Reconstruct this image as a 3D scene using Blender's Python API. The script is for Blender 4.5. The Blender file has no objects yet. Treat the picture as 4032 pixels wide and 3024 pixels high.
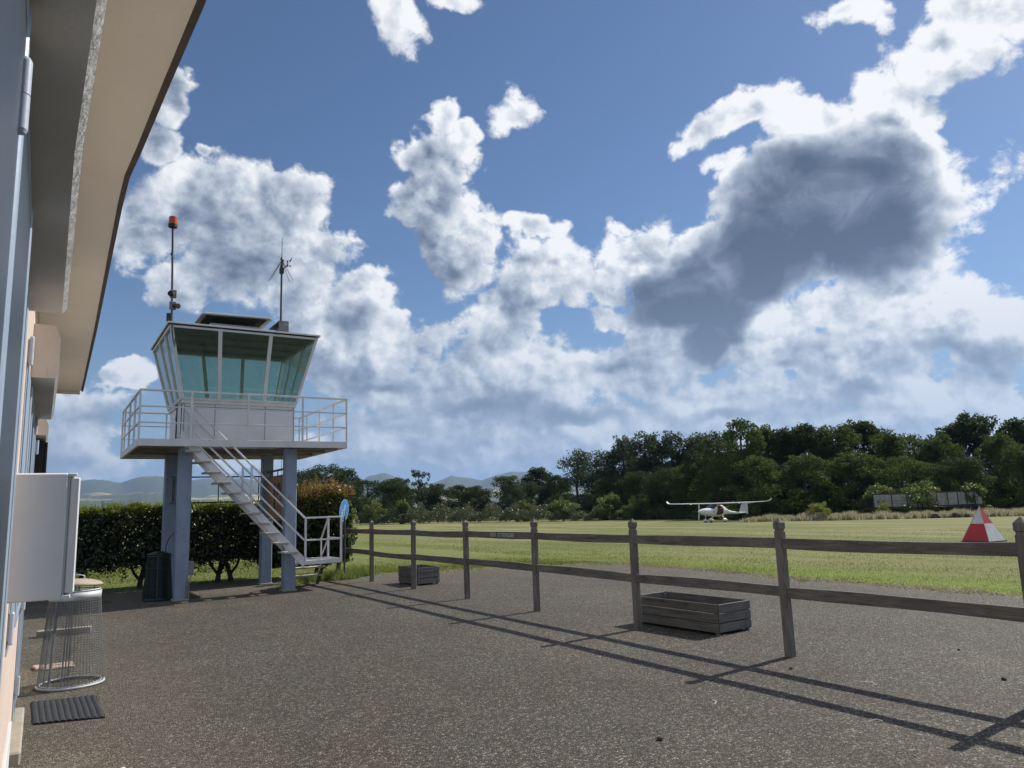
import bpy, bmesh, math, random
import numpy as np
from mathutils import Vector, Matrix

scene = bpy.context.scene
COL = scene.collection
R = math.radians
RNG = np.random.default_rng(7)
random.seed(7)

# ---------------------------------------------------------------- camera
cam_d = bpy.data.cameras.new('camera')
cam = bpy.data.objects.new('camera', cam_d)
COL.objects.link(cam)
cam_d.sensor_width = 36.0
cam_d.lens = 25.92
cam_d.clip_start = 0.05
cam_d.clip_end = 60000
_r = Vector((0.845778, -0.532423, -0.03443))
_u = Vector((-0.057753, -0.155514, 0.986144))
_f = Vector((0.530401, 0.83207, 0.162279))
cam.matrix_world = Matrix(((_r.x, _u.x, -_f.x, 0), (_r.y, _u.y, -_f.y, 0), (_r.z, _u.z, -_f.z, 1.6), (0, 0, 0, 1)))
scene.camera = cam

# ---------------------------------------------------------------- light and exposure
SUN_AZ, SUN_EL = 85.3, 40.9          # azimuth clockwise from +Y
sun_d = bpy.data.lights.new('sun', 'SUN')
sun_d.energy = 5.0
sun_d.angle = R(0.6)
sun_d.color = (1.0, 0.95, 0.87)
sun = bpy.data.objects.new('sun', sun_d)
COL.objects.link(sun)
sv = Vector((math.sin(R(SUN_AZ)) * math.cos(R(SUN_EL)), math.cos(R(SUN_AZ)) * math.cos(R(SUN_EL)), math.sin(R(SUN_EL))))
sun.rotation_euler = sv.to_track_quat('Z', 'Y').to_euler()
sun.location = (30, 5, 30)
scene.view_settings.view_transform = 'Standard'
scene.view_settings.look = 'None'
scene.view_settings.exposure = 0.22
scene.view_settings.gamma = 1.0
scene.render.engine = 'CYCLES'
scene.cycles.transparent_max_bounces = 24
scene.cycles.volume_bounces = 0

# ---------------------------------------------------------------- sky: physical sky with procedural cumulus
# every row: azimuth, elevation (radians), half-lengths, angle, weight of one cumulus heap
CLOUDS = [
    (0.1086, 0.5107, 0.0354, 0.0248, 1.4953, 1),
    (0.0924, 0.4514, 0.0276, 0.0228, -2.7042, 0.8),
    (0.1477, 0.4504, 0.0126, 0.0084, -2.9168, 0.7),
    (0.172, 0.4064, 0.0757, 0.0391, 3.0375, 1),
    (0.0996, 0.3563, 0.0643, 0.0511, -2.8675, 1),
    (0.2515, 0.4005, 0.0481, 0.0397, -3.0365, 1),
    (0.229, 0.3357, 0.1048, 0.0639, 3.0765, 1),
    (0.3011, 0.3285, 0.0569, 0.0512, 2.8921, 1),
    (0.1404, 0.277, 0.0408, 0.0339, -2.9558, 1),
    (0.3692, 0.2828, 0.0809, 0.0366, 2.999, 1),
    (0.3815, 0.2218, 0.1056, 0.0585, -3.1313, 1.1),
    (0.3078, 0.2571, 0.0606, 0.0482, -3.0726, 1),
    (0.0795, 0.1741, 0.02, 0.01, -3.0881, 0.75),
    (0.0135, 0.1033, 0.0551, 0.0453, 3.0943, 1),
    (0.0484, 0.0607, 0.0569, 0.0324, 3.1096, 0.8),
    (0.4439, 0.407, 0.0515, 0.037, 2.9363, 1.0),
    (0.4382, 0.4562, 0.0398, 0.0282, -2.6441, 0.95),
    (0.4878, 0.4539, 0.0455, 0.0242, -2.4968, 0.9),
    (0.4724, 0.5085, 0.0201, 0.0163, 0.8103, 0.6),
    (0.5116, 0.4919, 0.0223, 0.0103, 2.8752, 0.6),
    (0.5893, 0.5125, 0.0253, 0.0147, 2.8831, 0.38),
    (0.4173, 0.6209, 0.0338, 0.0318, 0.9229, 0.62),
    (0.4861, 0.6389, 0.0484, 0.0119, -3.1247, 0.45),
    (0.4979, 0.3322, 0.0652, 0.0548, -3.1186, 1),
    (0.6109, 0.3726, 0.0342, 0.012, 3.0177, 0.6),
    (0.6309, 0.3097, 0.0779, 0.0491, 2.9364, 1),
    (0.5674, 0.2691, 0.0516, 0.0312, -2.8539, 0.7),
    (0.7381, 0.3699, 0.0206, 0.0071, 2.8133, 0.45),
    (1.0034, 0.3412, 0.1571, 0.1004, 3.1293, 1.3),
    (0.8228, 0.2825, 0.1085, 0.0667, -2.8313, 1.3),
    (0.8468, 0.2045, 0.0711, 0.0411, -2.8786, 1.1),
    (0.8736, 0.241, 0.0643, 0.042, -2.718, 1.0),
    (0.886, 0.3805, 0.0517, 0.0357, -2.6592, 0.9),
    (0.8448, 0.4684, 0.0502, 0.0256, -2.7744, 0.85),
    (0.9085, 0.4855, 0.0618, 0.0252, -3.0321, 0.85),
    (0.8739, 0.4788, 0.0535, 0.0225, -2.9376, 0.8),
    (0.9826, 0.4577, 0.07, 0.032, 2.6934, 1),
    (1.0671, 0.4229, 0.0702, 0.0352, 2.7089, 1),
    (0.8746, 0.422, 0.0361, 0.0159, -3.0713, 0.6),
    (1.0741, 0.3519, 0.0823, 0.0746, 2.0491, 1.1),
    (1.0974, 0.4541, 0.0575, 0.0368, 2.7902, 1),
    (1.1586, 0.4935, 0.0692, 0.037, -3.0677, 1),
    (1.2096, 0.5143, 0.0658, 0.0262, 2.7631, 1),
    (1.0415, 0.5625, 0.0396, 0.016, 2.8613, 0.7),
    (0.7636, 0.3245, 0.06, 0.045, 3.0194, 1.0),
    (0.7174, 0.298, 0.0366, 0.0319, 1.5518, 0.8),
    (0.714, 0.2429, 0.0315, 0.0186, 2.5702, 0.6),
    (1.0654, 0.2325, 0.0958, 0.033, 2.9758, 0.95),
    (0.9902, 0.2152, 0.0808, 0.0343, 3.0045, 0.8),
    (1.0904, 0.1899, 0.0971, 0.0327, 2.9918, 0.9),
    (1.1588, 0.1741, 0.0668, 0.0366, 2.9721, 1),
    (1.0113, 0.1609, 0.12, 0.0341, 3.0276, 0.8),
    (0.9205, 0.1823, 0.0565, 0.0354, 3.032, 0.9),
    (0.5967, 0.193, 0.0766, 0.0439, 2.9339, 0.9),
    (0.5063, 0.1582, 0.1457, 0.0501, 3.1166, 0.75),
    (0.7033, 0.169, 0.1314, 0.0311, 3.0842, 0.8),
    (0.8222, 0.1184, 0.1421, 0.0304, 3.0757, 0.6),
    (0.9352, 0.0984, 0.1262, 0.0234, 3.0674, 0.6),
    (1.1192, 0.1099, 0.0873, 0.0295, 3.035, 0.6),
    (0.6432, 0.097, 0.1502, 0.0218, 3.0996, 0.55),
    (0.4116, 0.1041, 0.0739, 0.0247, 3.1216, 0.6),
    (0.654, 0.0624, 0.1366, 0.0155, 3.1015, 0.5),
    (1.057, 0.1108, 0.0592, 0.0166, 3.0448, 0.7),
    (1.1543, 0.1377, 0.0399, 0.0131, 3.0087, 0.6),
    (0.8068, 0.0707, 0.1774, 0.0206, 3.089, 0.8),
    (0.7169, 0.0813, 0.1596, 0.0222, 3.0946, 0.8),
    (0.387, 0.08, 0.1216, 0.0221, 3.1204, 0.8),
    (0.9483, 0.0625, 0.1402, 0.0174, 3.0797, 0.7),
    (1.028, 0.0741, 0.1511, 0.0224, 3.0669, 0.75),
    (0.4978, 0.0648, 0.1621, 0.0186, 3.1113, 0.8),
    (0.2801, 0.0728, 0.0924, 0.0209, 3.1254, 0.7),
    (0.0023, 0.0609, 0.0718, 0.0236, 3.1318, 0.7),
    (0.499, 0.1146, 0.1068, 0.0312, 3.1144, 0.8),
    (0.3874, 0.1724, 0.0803, 0.0371, 3.1377, 0.9),
    (0.9274, 0.1343, 0.089, 0.0294, 3.0553, 0.8),
    (0.7672, 0.1958, 0.0369, 0.0246, 3.0635, 0.6)]
SHADE = [
    (0.9982, 0.3438, 0.177, 0.1145, 3.1271, 1.2),
    (0.8099, 0.2747, 0.1156, 0.0637, -2.9425, 1.05),
    (0.8438, 0.2048, 0.0564, 0.0302, -2.8785, 0.9),
    (0.8674, 0.2386, 0.0645, 0.0361, -2.7157, 0.9),
    (0.9084, 0.3019, 0.098, 0.0764, -2.9817, 0.95),
    (0.363, 0.2492, 0.0682, 0.0257, -3.1237, 0.32),
    (0.494, 0.3078, 0.0389, 0.0245, 3.1381, 0.3),
    (0.2293, 0.3241, 0.0821, 0.0405, -3.0544, 0.2),
    (0.3998, 0.1662, 0.0681, 0.0186, 3.1343, 0.42),
    (0.5182, 0.1266, 0.1073, 0.0225, 3.1131, 0.42),
    (0.71, 0.1749, 0.1, 0.0149, 3.0823, 0.4),
    (0.9306, 0.1695, 0.0447, 0.0165, 3.0405, 0.42),
    (1.1215, 0.169, 0.0792, 0.0182, 2.9978, 0.42),
    (1.0187, 0.1315, 0.0618, 0.0159, 3.0404, 0.42),
    (0.6209, 0.304, 0.0455, 0.0184, 3.0929, 0.2),
    (0.6566, 0.1152, 0.1253, 0.0187, 3.0967, 0.4),
    (0.8448, 0.1047, 0.105, 0.0151, 3.0762, 0.35),
    (1.0683, 0.4331, 0.0373, 0.0203, 2.8541, 0.4),
    (1.1606, 0.5074, 0.0299, 0.0181, 2.733, 0.25),
    (0.2912, 0.1237, 0.0703, 0.0302, 3.1377, 0.3),
    (0.0244, 0.0714, 0.0554, 0.0213, 3.1351, 0.3),
    (0.3093, 0.0633, 0.1172, 0.018, 3.1218, 0.3),
    (0.9802, 0.4367, 0.0345, 0.0212, 2.8897, 0.2),
    (0.5752, 0.131, 0.0633, 0.0251, 3.1062, 0.3)]
RIDGE = [(-1.8, 2.316), (2.15, 2.529), (2.81, 2.643), (3.78, 2.536), (4.53, 2.337), (5.59, 2.665), (6.89, 2.741), (8.52, 2.455), (10.03, 2.59), (12.21, 2.448), (14.77, 2.155), (18.07, 1.832), (20.44, 2.007), (21.47, 2.5), (22.51, 2.576), (23.55, 2.302), (24.59, 1.991), (26.0, 1.808), (27.06, 2.127), (27.6, 2.322), (28.84, 2.07), (29.9, 1.894), (30.98, 2.283), (32.06, 2.459), (33.49, 2.409), (35.26, 1.992), (37.01, 1.468), (39.1, 0.865), (45.95, 0.267), (55.54, 0.237), (66.43, -0.047)]
TREES = [
    ('R', 40.6, 136.3, 9.7, 4.2),
    ('R', 42.2, 129.3, 10.0, 4.5),
    ('R', 46.0, 129.3, 9.5, 3.1),
    ('R', 45.0, 115.5, 6.9, 3.0),
    ('D', 45.3, 105.7, 6.4, 2.4),
    ('S', 46.8, 100.0, 7.4, 2.0),
    ('R', 49.1, 110.5, 5.5, 1.9),
    ('R', 52.3, 104.9, 5.8, 2.2),
    ('R', 56.5, 105.8, 5.6, 1.9),
    ('R', 55.7, 99.1, 5.2, 2.1),
    ('R', 59.8, 96.5, 6.7, 3.0),
    ('R', 65.8, 99.8, 5.9, 2.2),
    ('R', 71.6, 104.6, 8.5, 2.4),
    ('R', 69.6, 97.5, 6.7, 2.2),
    ('P', 66.5, 87.4, 9.8, 3.0),
    ('P', 72.6, 88.3, 9.9, 3.0),
    ('P', 73.7, 85.2, 11.8, 2.3),
    ('P', 69.6, 75.8, 11.3, 2.8),
    ('P', 71.2, 72.4, 11.1, 2.3),
    ('P', 72.6, 69.1, 10.7, 2.5),
    ('A', 67.1, 60.6, 10.0, 2.5),
    ('A', 64.6, 55.0, 10.5, 2.5),
    ('A', 70.2, 56.2, 10.4, 2.4),
    ('D', 70.6, 53.5, 9.7, 2.1),
    ('D', 71.1, 50.8, 9.9, 2.2),
    ('A', 71.6, 48.1, 9.5, 2.5),
    ('D', 77.7, 49.0, 10.2, 2.4),
    ('A', 74.2, 44.0, 8.6, 2.4),
    ('A', 78.4, 43.7, 8.4, 2.2),
    ('A', 78.4, 41.3, 8.0, 2.0),
    ('D', 87.8, 45.0, 9.5, 1.9),
    ('D', 90.5, 43.3, 11.1, 2.7),
    ('A', 81.5, 37.0, 7.9, 2.0),
    ('D', 89.8, 38.9, 9.9, 2.0),
    ('A', 78.9, 33.8, 6.4, 1.8),
    ('A', 62.9, 60.9, 6.3, 2.3),
    ('A', 60.5, 55.2, 5.6, 2.1),
    ('A', 59.2, 48.8, 6.1, 2.3),
    ('A', 63.1, 46.3, 6.2, 2.3),
    ('A', 67.3, 43.7, 6.3, 2.5),
    ('A', 69.5, 39.8, 5.6, 2.2),
    ('D', 73.9, 37.0, 5.5, 2.2),
    ('D', 63.1, 65.5, 6.0, 2.4),
    ('D', 63.0, 70.4, 5.8, 2.3),
    ('D', 64.0, 77.0, 5.5, 2.5)]
BUSHES = [
    ('B', 40.5, 92.0, 3.3, 1.2),
    ('B', 53.1, 81.6, 2.9, 1.3),
    ('B', 53.9, 73.8, 3.0, 1.7),
    ('B', 57.6, 69.1, 3.4, 1.9),
    ('B', 59.1, 65.7, 3.0, 1.8),
    ('Y', 55.1, 39.4, 1.6, 1.0),
    ('B', 67.1, 41.4, 3.3, 1.9),
    ('B', 68.4, 38.1, 3.2, 1.9),
    ('B', 57.6, 47.4, 3.2, 1.3),
    ('B', 70.4, 34.5, 3.0, 1.2),
    ('B', 37.5, 93.8, 3.5, 1.5),
    ('Y', 61.6, 37.6, 1.5, 0.6)]
BANK = [(34.7, 93.2, 2.5), (38.8, 90.6, 2.4), (41.9, 87.4, 2.9), (45.5, 84.0, 2.6), (48.9, 80.6, 2.8), (50.7, 75.9, 2.5), (54.2, 71.2, 1.9), (57.5, 66.7, 1.9), (59.8, 62.9, 1.6), (59.9, 58.0, 1.3), (59.3, 51.1, 1.1)]
DRY = [(51.0, 42.0, 1.2), (53.7, 39.1, 0.9), (56.0, 36.4, 0.9), (59.2, 34.4, 0.8), (62.4, 32.3, 0.9), (65.6, 30.3, 0.9), (68.4, 28.5, 0.9)]
SHRUBROW = [61.8, 56.0]
# cam r,u,f [0.845778, -0.532423, -0.03443] [-0.057753, -0.155514, 0.986144] [0.530401, 0.83207, 0.162279]


world = bpy.data.worlds.new('World')
scene.world = world
world.use_nodes = True
NT = world.node_tree
NT.nodes.clear()


class NB:
    """small helper for writing node graphs"""
    def __init__(s, tree): s.t = tree
    def node(s, typ, **kw):
        n = s.t.nodes.new(typ)
        for k, v in kw.items(): setattr(n, k, v)
        return n
    def put(s, sock, v):
        if hasattr(v, 'is_output') or hasattr(v, 'links'): s.t.links.new(v, sock)
        else: sock.default_value = v
    def math(s, op, a, b=None, c=None, clamp=False):
        n = s.node('ShaderNodeMath', operation=op, use_clamp=clamp)
        s.put(n.inputs[0], a)
        if b is not None: s.put(n.inputs[1], b)
        if c is not None: s.put(n.inputs[2], c)
        return n.outputs[0]
    def vec(s, op, a, b=None, scale=None):
        n = s.node('ShaderNodeVectorMath', operation=op)
        s.put(n.inputs[0], a)
        if b is not None: s.put(n.inputs[1], b)
        if scale is not None: s.put(n.inputs['Scale'], scale)
        return n.outputs['Value'] if op in ('LENGTH', 'DISTANCE', 'DOT_PRODUCT') else n.outputs['Vector']
    def ramp(s, fac, stops, interp='LINEAR'):
        n = s.node('ShaderNodeValToRGB')
        cr = n.color_ramp; cr.interpolation = interp
        while len(cr.elements) < len(stops): cr.elements.new(0.5)
        for e, (p, c) in zip(cr.elements, stops):
            e.position = p
            e.color = (c[0], c[1], c[2], 1) if hasattr(c, '__len__') else (c, c, c, 1)
        s.put(n.inputs['Fac'], fac)
        return n.outputs['Color']
    def noise(s, vec, scale, detail=4, rough=0.55, dist=0.0, dims='3D'):
        n = s.node('ShaderNodeTexNoise', noise_dimensions=dims)
        if vec is not None: s.put(n.inputs['Vector'], vec)
        n.inputs['Scale'].default_value = scale
        n.inputs['Detail'].default_value = detail
        n.inputs['Roughness'].default_value = rough
        n.inputs['Distortion'].default_value = dist
        return n.outputs['Fac']
    def maprange(s, v, a, b, c, d, interp='LINEAR'):
        n = s.node('ShaderNodeMapRange', interpolation_type=interp)
        s.put(n.inputs['Value'], v)
        for k, x in zip(('From Min', 'From Max', 'To Min', 'To Max'), (a, b, c, d)): s.put(n.inputs[k], x)
        return n.outputs['Result']
    def mix(s, f, a, b, blend='MIX'):
        n = s.node('ShaderNodeMix', data_type='RGBA', blend_type=blend)
        s.put(n.inputs[0], f)
        for sk, v in ((n.inputs[6], a), (n.inputs[7], b)):
            if isinstance(v, (tuple, list)): v = (v[0], v[1], v[2], 1)
            s.put(sk, v)
        return n.outputs[2]


w = NB(NT)
out = w.node('ShaderNodeOutputWorld')
sky = w.node('ShaderNodeTexSky', sky_type='NISHITA')
sky.sun_disc = False
sky.sun_elevation = R(SUN_EL)
sky.sun_rotation = R(SUN_AZ)
sky.altitude = 200
sky.air_density = 1.0
sky.dust_density = 0.25
sky.ozone_density = 6.0
tc = w.node('ShaderNodeTexCoord').outputs['Generated']
dirv = w.vec('NORMALIZE', tc)
sx = w.node('ShaderNodeSeparateXYZ'); w.put(sx.inputs[0], dirv)
az = w.math('ARCTAN2', sx.outputs[0], sx.outputs[1])
el = w.math('ARCSINE', sx.outputs[2])
cx = w.node('ShaderNodeCombineXYZ'); w.put(cx.inputs[0], az); w.put(cx.inputs[1], el)
ae = cx.outputs[0]
# large swirls bend the heaps so that no ellipse shows
wn = w.node('ShaderNodeTexNoise'); w.put(wn.inputs['Vector'], dirv); wn.inputs['Scale'].default_value = 7.0; wn.inputs['Detail'].default_value = 3.0
warp = w.vec('SCALE', w.vec('SUBTRACT', wn.outputs['Color'], (0.5, 0.5, 0.5)), scale=0.085)
wn2 = w.node('ShaderNodeTexNoise'); w.put(wn2.inputs['Vector'], dirv); wn2.inputs['Scale'].default_value = 26.0; wn2.inputs['Detail'].default_value = 3.0
warp2 = w.vec('SCALE', w.vec('SUBTRACT', wn2.outputs['Color'], (0.5, 0.5, 0.5)), scale=0.03)
aw = w.vec('ADD', w.vec('ADD', ae, warp), warp2)


def heap_field(rows, vec, soft):
    acc = None
    for k_, (a, e, ra, rb, ang, wt) in enumerate(rows):
        if k_ and k_ % 8 == 0:     # keeps the evaluation strictly in sequence
            vec = w.vec('ADD', vec, w.vec('SCALE', (1e-7, 0.0, 0.0), scale=acc))
        m = w.node('ShaderNodeMapping', vector_type='TEXTURE')
        w.put(m.inputs['Vector'], vec)
        m.inputs['Location'].default_value = (a, e, 0)
        m.inputs['Rotation'].default_value = (0, 0, ang)
        m.inputs['Scale'].default_value = (ra, rb, 1000.0)
        v = w.math('MULTIPLY_ADD', w.vec('LENGTH', m.outputs[0]), -wt, wt)
        acc = v if acc is None else w.math('SMOOTH_MAX', acc, v, soft)
    return acc


B = heap_field(CLOUDS, aw, 0.12)
B = w.math('MAXIMUM', B, -0.8)
# unseen scattered cumulus added around the view, to give more ambient fill
mo = w.node('ShaderNodeMapping', vector_type='TEXTURE'); w.put(mo.inputs['Vector'], ae)
mo.inputs['Location'].default_value = (0.56, 0.15, 0); mo.inputs['Scale'].default_value = (0.75, 0.68, 1000)
outside = w.math('SUBTRACT', w.vec('LENGTH', mo.outputs[0]), 1.0, clamp=True)
B = w.math('MAXIMUM', B, w.math('MULTIPLY_ADD', w.math('MINIMUM', outside, 0.2), 2.6, -0.66))
# cumulus detail: heaps get finer and flatter towards the horizon
fine_low = w.maprange(el, 0.0, 0.9, 1.45, 1.1)


def pvec(d):
    s_ = w.node('ShaderNodeSeparateXYZ'); w.put(s_.inputs[0], d)
    q_ = w.node('ShaderNodeCombineXYZ')
    w.put(q_.inputs[0], s_.outputs[0]); w.put(q_.inputs[1], s_.outputs[1]); w.put(q_.inputs[2], w.math('MULTIPLY', s_.outputs[2], 1.12))
    return w.vec('SCALE', q_.outputs[0], scale=fine_low)


sdot = w.vec('DOT_PRODUCT', dirv, tuple(sv))
tang = w.vec('NORMALIZE', w.vec('SUBTRACT', tuple(sv), w.vec('SCALE', dirv, scale=sdot)))
p0 = pvec(dirv)
p1 = pvec(w.vec('ADD', dirv, w.vec('SCALE', tang, scale=0.012)))
p2 = pvec(w.vec('ADD', dirv, w.vec('SCALE', tang, scale=0.045)))


def domes(p, sc):
    v_ = w.node('ShaderNodeTexVoronoi'); w.put(v_.inputs['Vector'], p); v_.inputs['Scale'].default_value = sc
    d_ = v_.outputs['Distance']
    return w.math('SUBTRACT', 0.62, w.math('MULTIPLY', d_, d_))


def puff(p):
    wv = w.node('ShaderNodeTexNoise'); w.put(wv.inputs['Vector'], p); wv.inputs['Scale'].default_value = 16.0; wv.inputs['Detail'].default_value = 4.0
    q = w.vec('ADD', p, w.vec('SCALE', w.vec('SUBTRACT', wv.outputs['Color'], (0.5, 0.5, 0.5)), scale=0.055))
    f_ = w.noise(p, 6.5, 10, 0.58, 0.1)
    s1_ = w.math('MULTIPLY_ADD', domes(q, 13.0), 0.20, f_)
    s2_ = w.math('MULTIPLY_ADD', domes(q, 31.0), 0.075, s1_)
    return w.math('MULTIPLY_ADD', domes(q, 70.0), 0.022, s2_)


n0 = puff(p0); n1 = puff(p1); n2 = puff(p2)
nm = w.math('SUBTRACT', n0, 0.635)
d0 = w.math('MULTIPLY_ADD', nm, 2.5, w.math('MULTIPLY_ADD', B, 1.2, 0.30))
wisp = w.math('MULTIPLY', w.math('SUBTRACT', w.noise(p0, 26.0, 9, 0.70, 0.5), 0.5), 1.0)
alpha = w.maprange(w.math('ADD', d0, wisp), -0.06, 0.32, 0.0, 1.0, 'SMOOTHSTEP')
relief = w.math('MULTIPLY_ADD', w.math('SUBTRACT', n0, n1), 1.9, w.math('MULTIPLY', w.math('SUBTRACT', n0, n2), 1.25))
offs = w.node('ShaderNodeCombineXYZ'); offs.inputs[0].default_value = 0.018; offs.inputs[1].default_value = 0.045
B2 = w.math('MAXIMUM', heap_field(CLOUDS, w.vec('ADD', aw, offs.outputs[0]), 0.12), -0.8)
slope = w.math('SUBTRACT', B, B2)
D = w.math('MAXIMUM', heap_field(SHADE, aw, 0.1), 0.0)
Dn = w.maprange(w.math('MULTIPLY_ADD', nm, 0.8, D), -0.02, 0.30, 0.0, 1.0, 'SMOOTHSTEP')
Dk = w.math('MULTIPLY', Dn, w.maprange(D, 0.0, 0.62, 0.10, 1.0))
thick = w.maprange(d0, 0.05, 0.9, 0.0, 1.0, 'SMOOTHSTEP')
lit = w.math('MULTIPLY_ADD', relief, w.maprange(Dk, 0.2, 1.0, 1.0, 0.12), 0.82)
lit = w.math('MULTIPLY_ADD', w.maprange(slope, -0.6, 0.6, -1.0, 1.0), 0.22, lit)
lit = w.math('MULTIPLY_ADD', thick, -0.30, lit)
lit = w.math('ADD', w.maprange(sdot, 0.55, 0.95, 0.0, 0.30), lit)
# front-lit heaps opposite the sun, brightened to add fill on shaded faces
lit = w.math('ADD', w.maprange(sdot, 0.35, -0.6, 0.0, 0.22), lit)
lit = w.math('MULTIPLY_ADD', Dk, w.maprange(w.noise(p0, 11.0, 7, 0.6, 0.8), 0.35, 0.7, -0.88, -0.52), lit)
ccol = w.ramp(lit, [(0.0, (0.082, 0.112, 0.172)), (0.22, (0.15, 0.19, 0.27)), (0.45, (0.30, 0.355, 0.45)), (0.70, (0.55, 0.61, 0.69)), (1.0, (0.98, 0.99, 1.0))])
# thin veil of haze over low clouds
low = w.maprange(el, 0.0, 0.34, 0.58, 0.0, 'SMOOTHSTEP')
ccol = w.mix(low, ccol, (0.36, 0.47, 0.60))
veil = w.maprange(el, 0.0, 0.30, 0.85, 0.0, 'SMOOTHSTEP')
veil2 = w.math('MULTIPLY', w.maprange(w.noise(w.vec('MULTIPLY', p0, (1, 1, 2.2)), 5.0, 6, 0.6, 0.4), 0.45, 0.75, 0.0, 0.35), w.maprange(el, 0.05, 0.45, 1.0, 0.0))
skyc = w.mix(w.math('MAXIMUM', veil, veil2), sky.outputs[0], (2.9, 4.3, 6.0))
bg_sky = w.node('ShaderNodeBackground'); w.put(bg_sky.inputs['Color'], skyc); bg_sky.inputs['Strength'].default_value = 0.075
bg_cl = w.node('ShaderNodeBackground'); w.put(bg_cl.inputs['Color'], ccol); bg_cl.inputs['Strength'].default_value = 0.86
mx = w.node('ShaderNodeMixShader')
up_only = w.maprange(el, -0.01, 0.01, 0.0, 1.0)
w.put(mx.inputs[0], w.math('MULTIPLY', w.math('MULTIPLY', alpha, up_only), 0.97))
NT.links.new(bg_sky.outputs[0], mx.inputs[1]); NT.links.new(bg_cl.outputs[0], mx.inputs[2])
NT.links.new(mx.outputs[0], out.inputs['Surface'])
world.cycles.sampling_method = 'MANUAL'
world.cycles.sample_map_resolution = 512

# ---------------------------------------------------------------- helpers
def tag(o, label=None, cat=None, group=None, kind=None):
    if label: o['label'] = label
    if cat: o['category'] = cat
    if group: o['group'] = group
    if kind: o['kind'] = kind
    return o


def thing(name, loc, label, cat, group=None, rz=0.0):
    o = bpy.data.objects.new(name, None)
    COL.objects.link(o)
    o.empty_display_size = 0.2
    o.location = loc
    o.rotation_euler = (0, 0, rz)
    return tag(o, label, cat, group)


def root_of(o):
    while o.parent: o = o.parent
    return o


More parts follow.
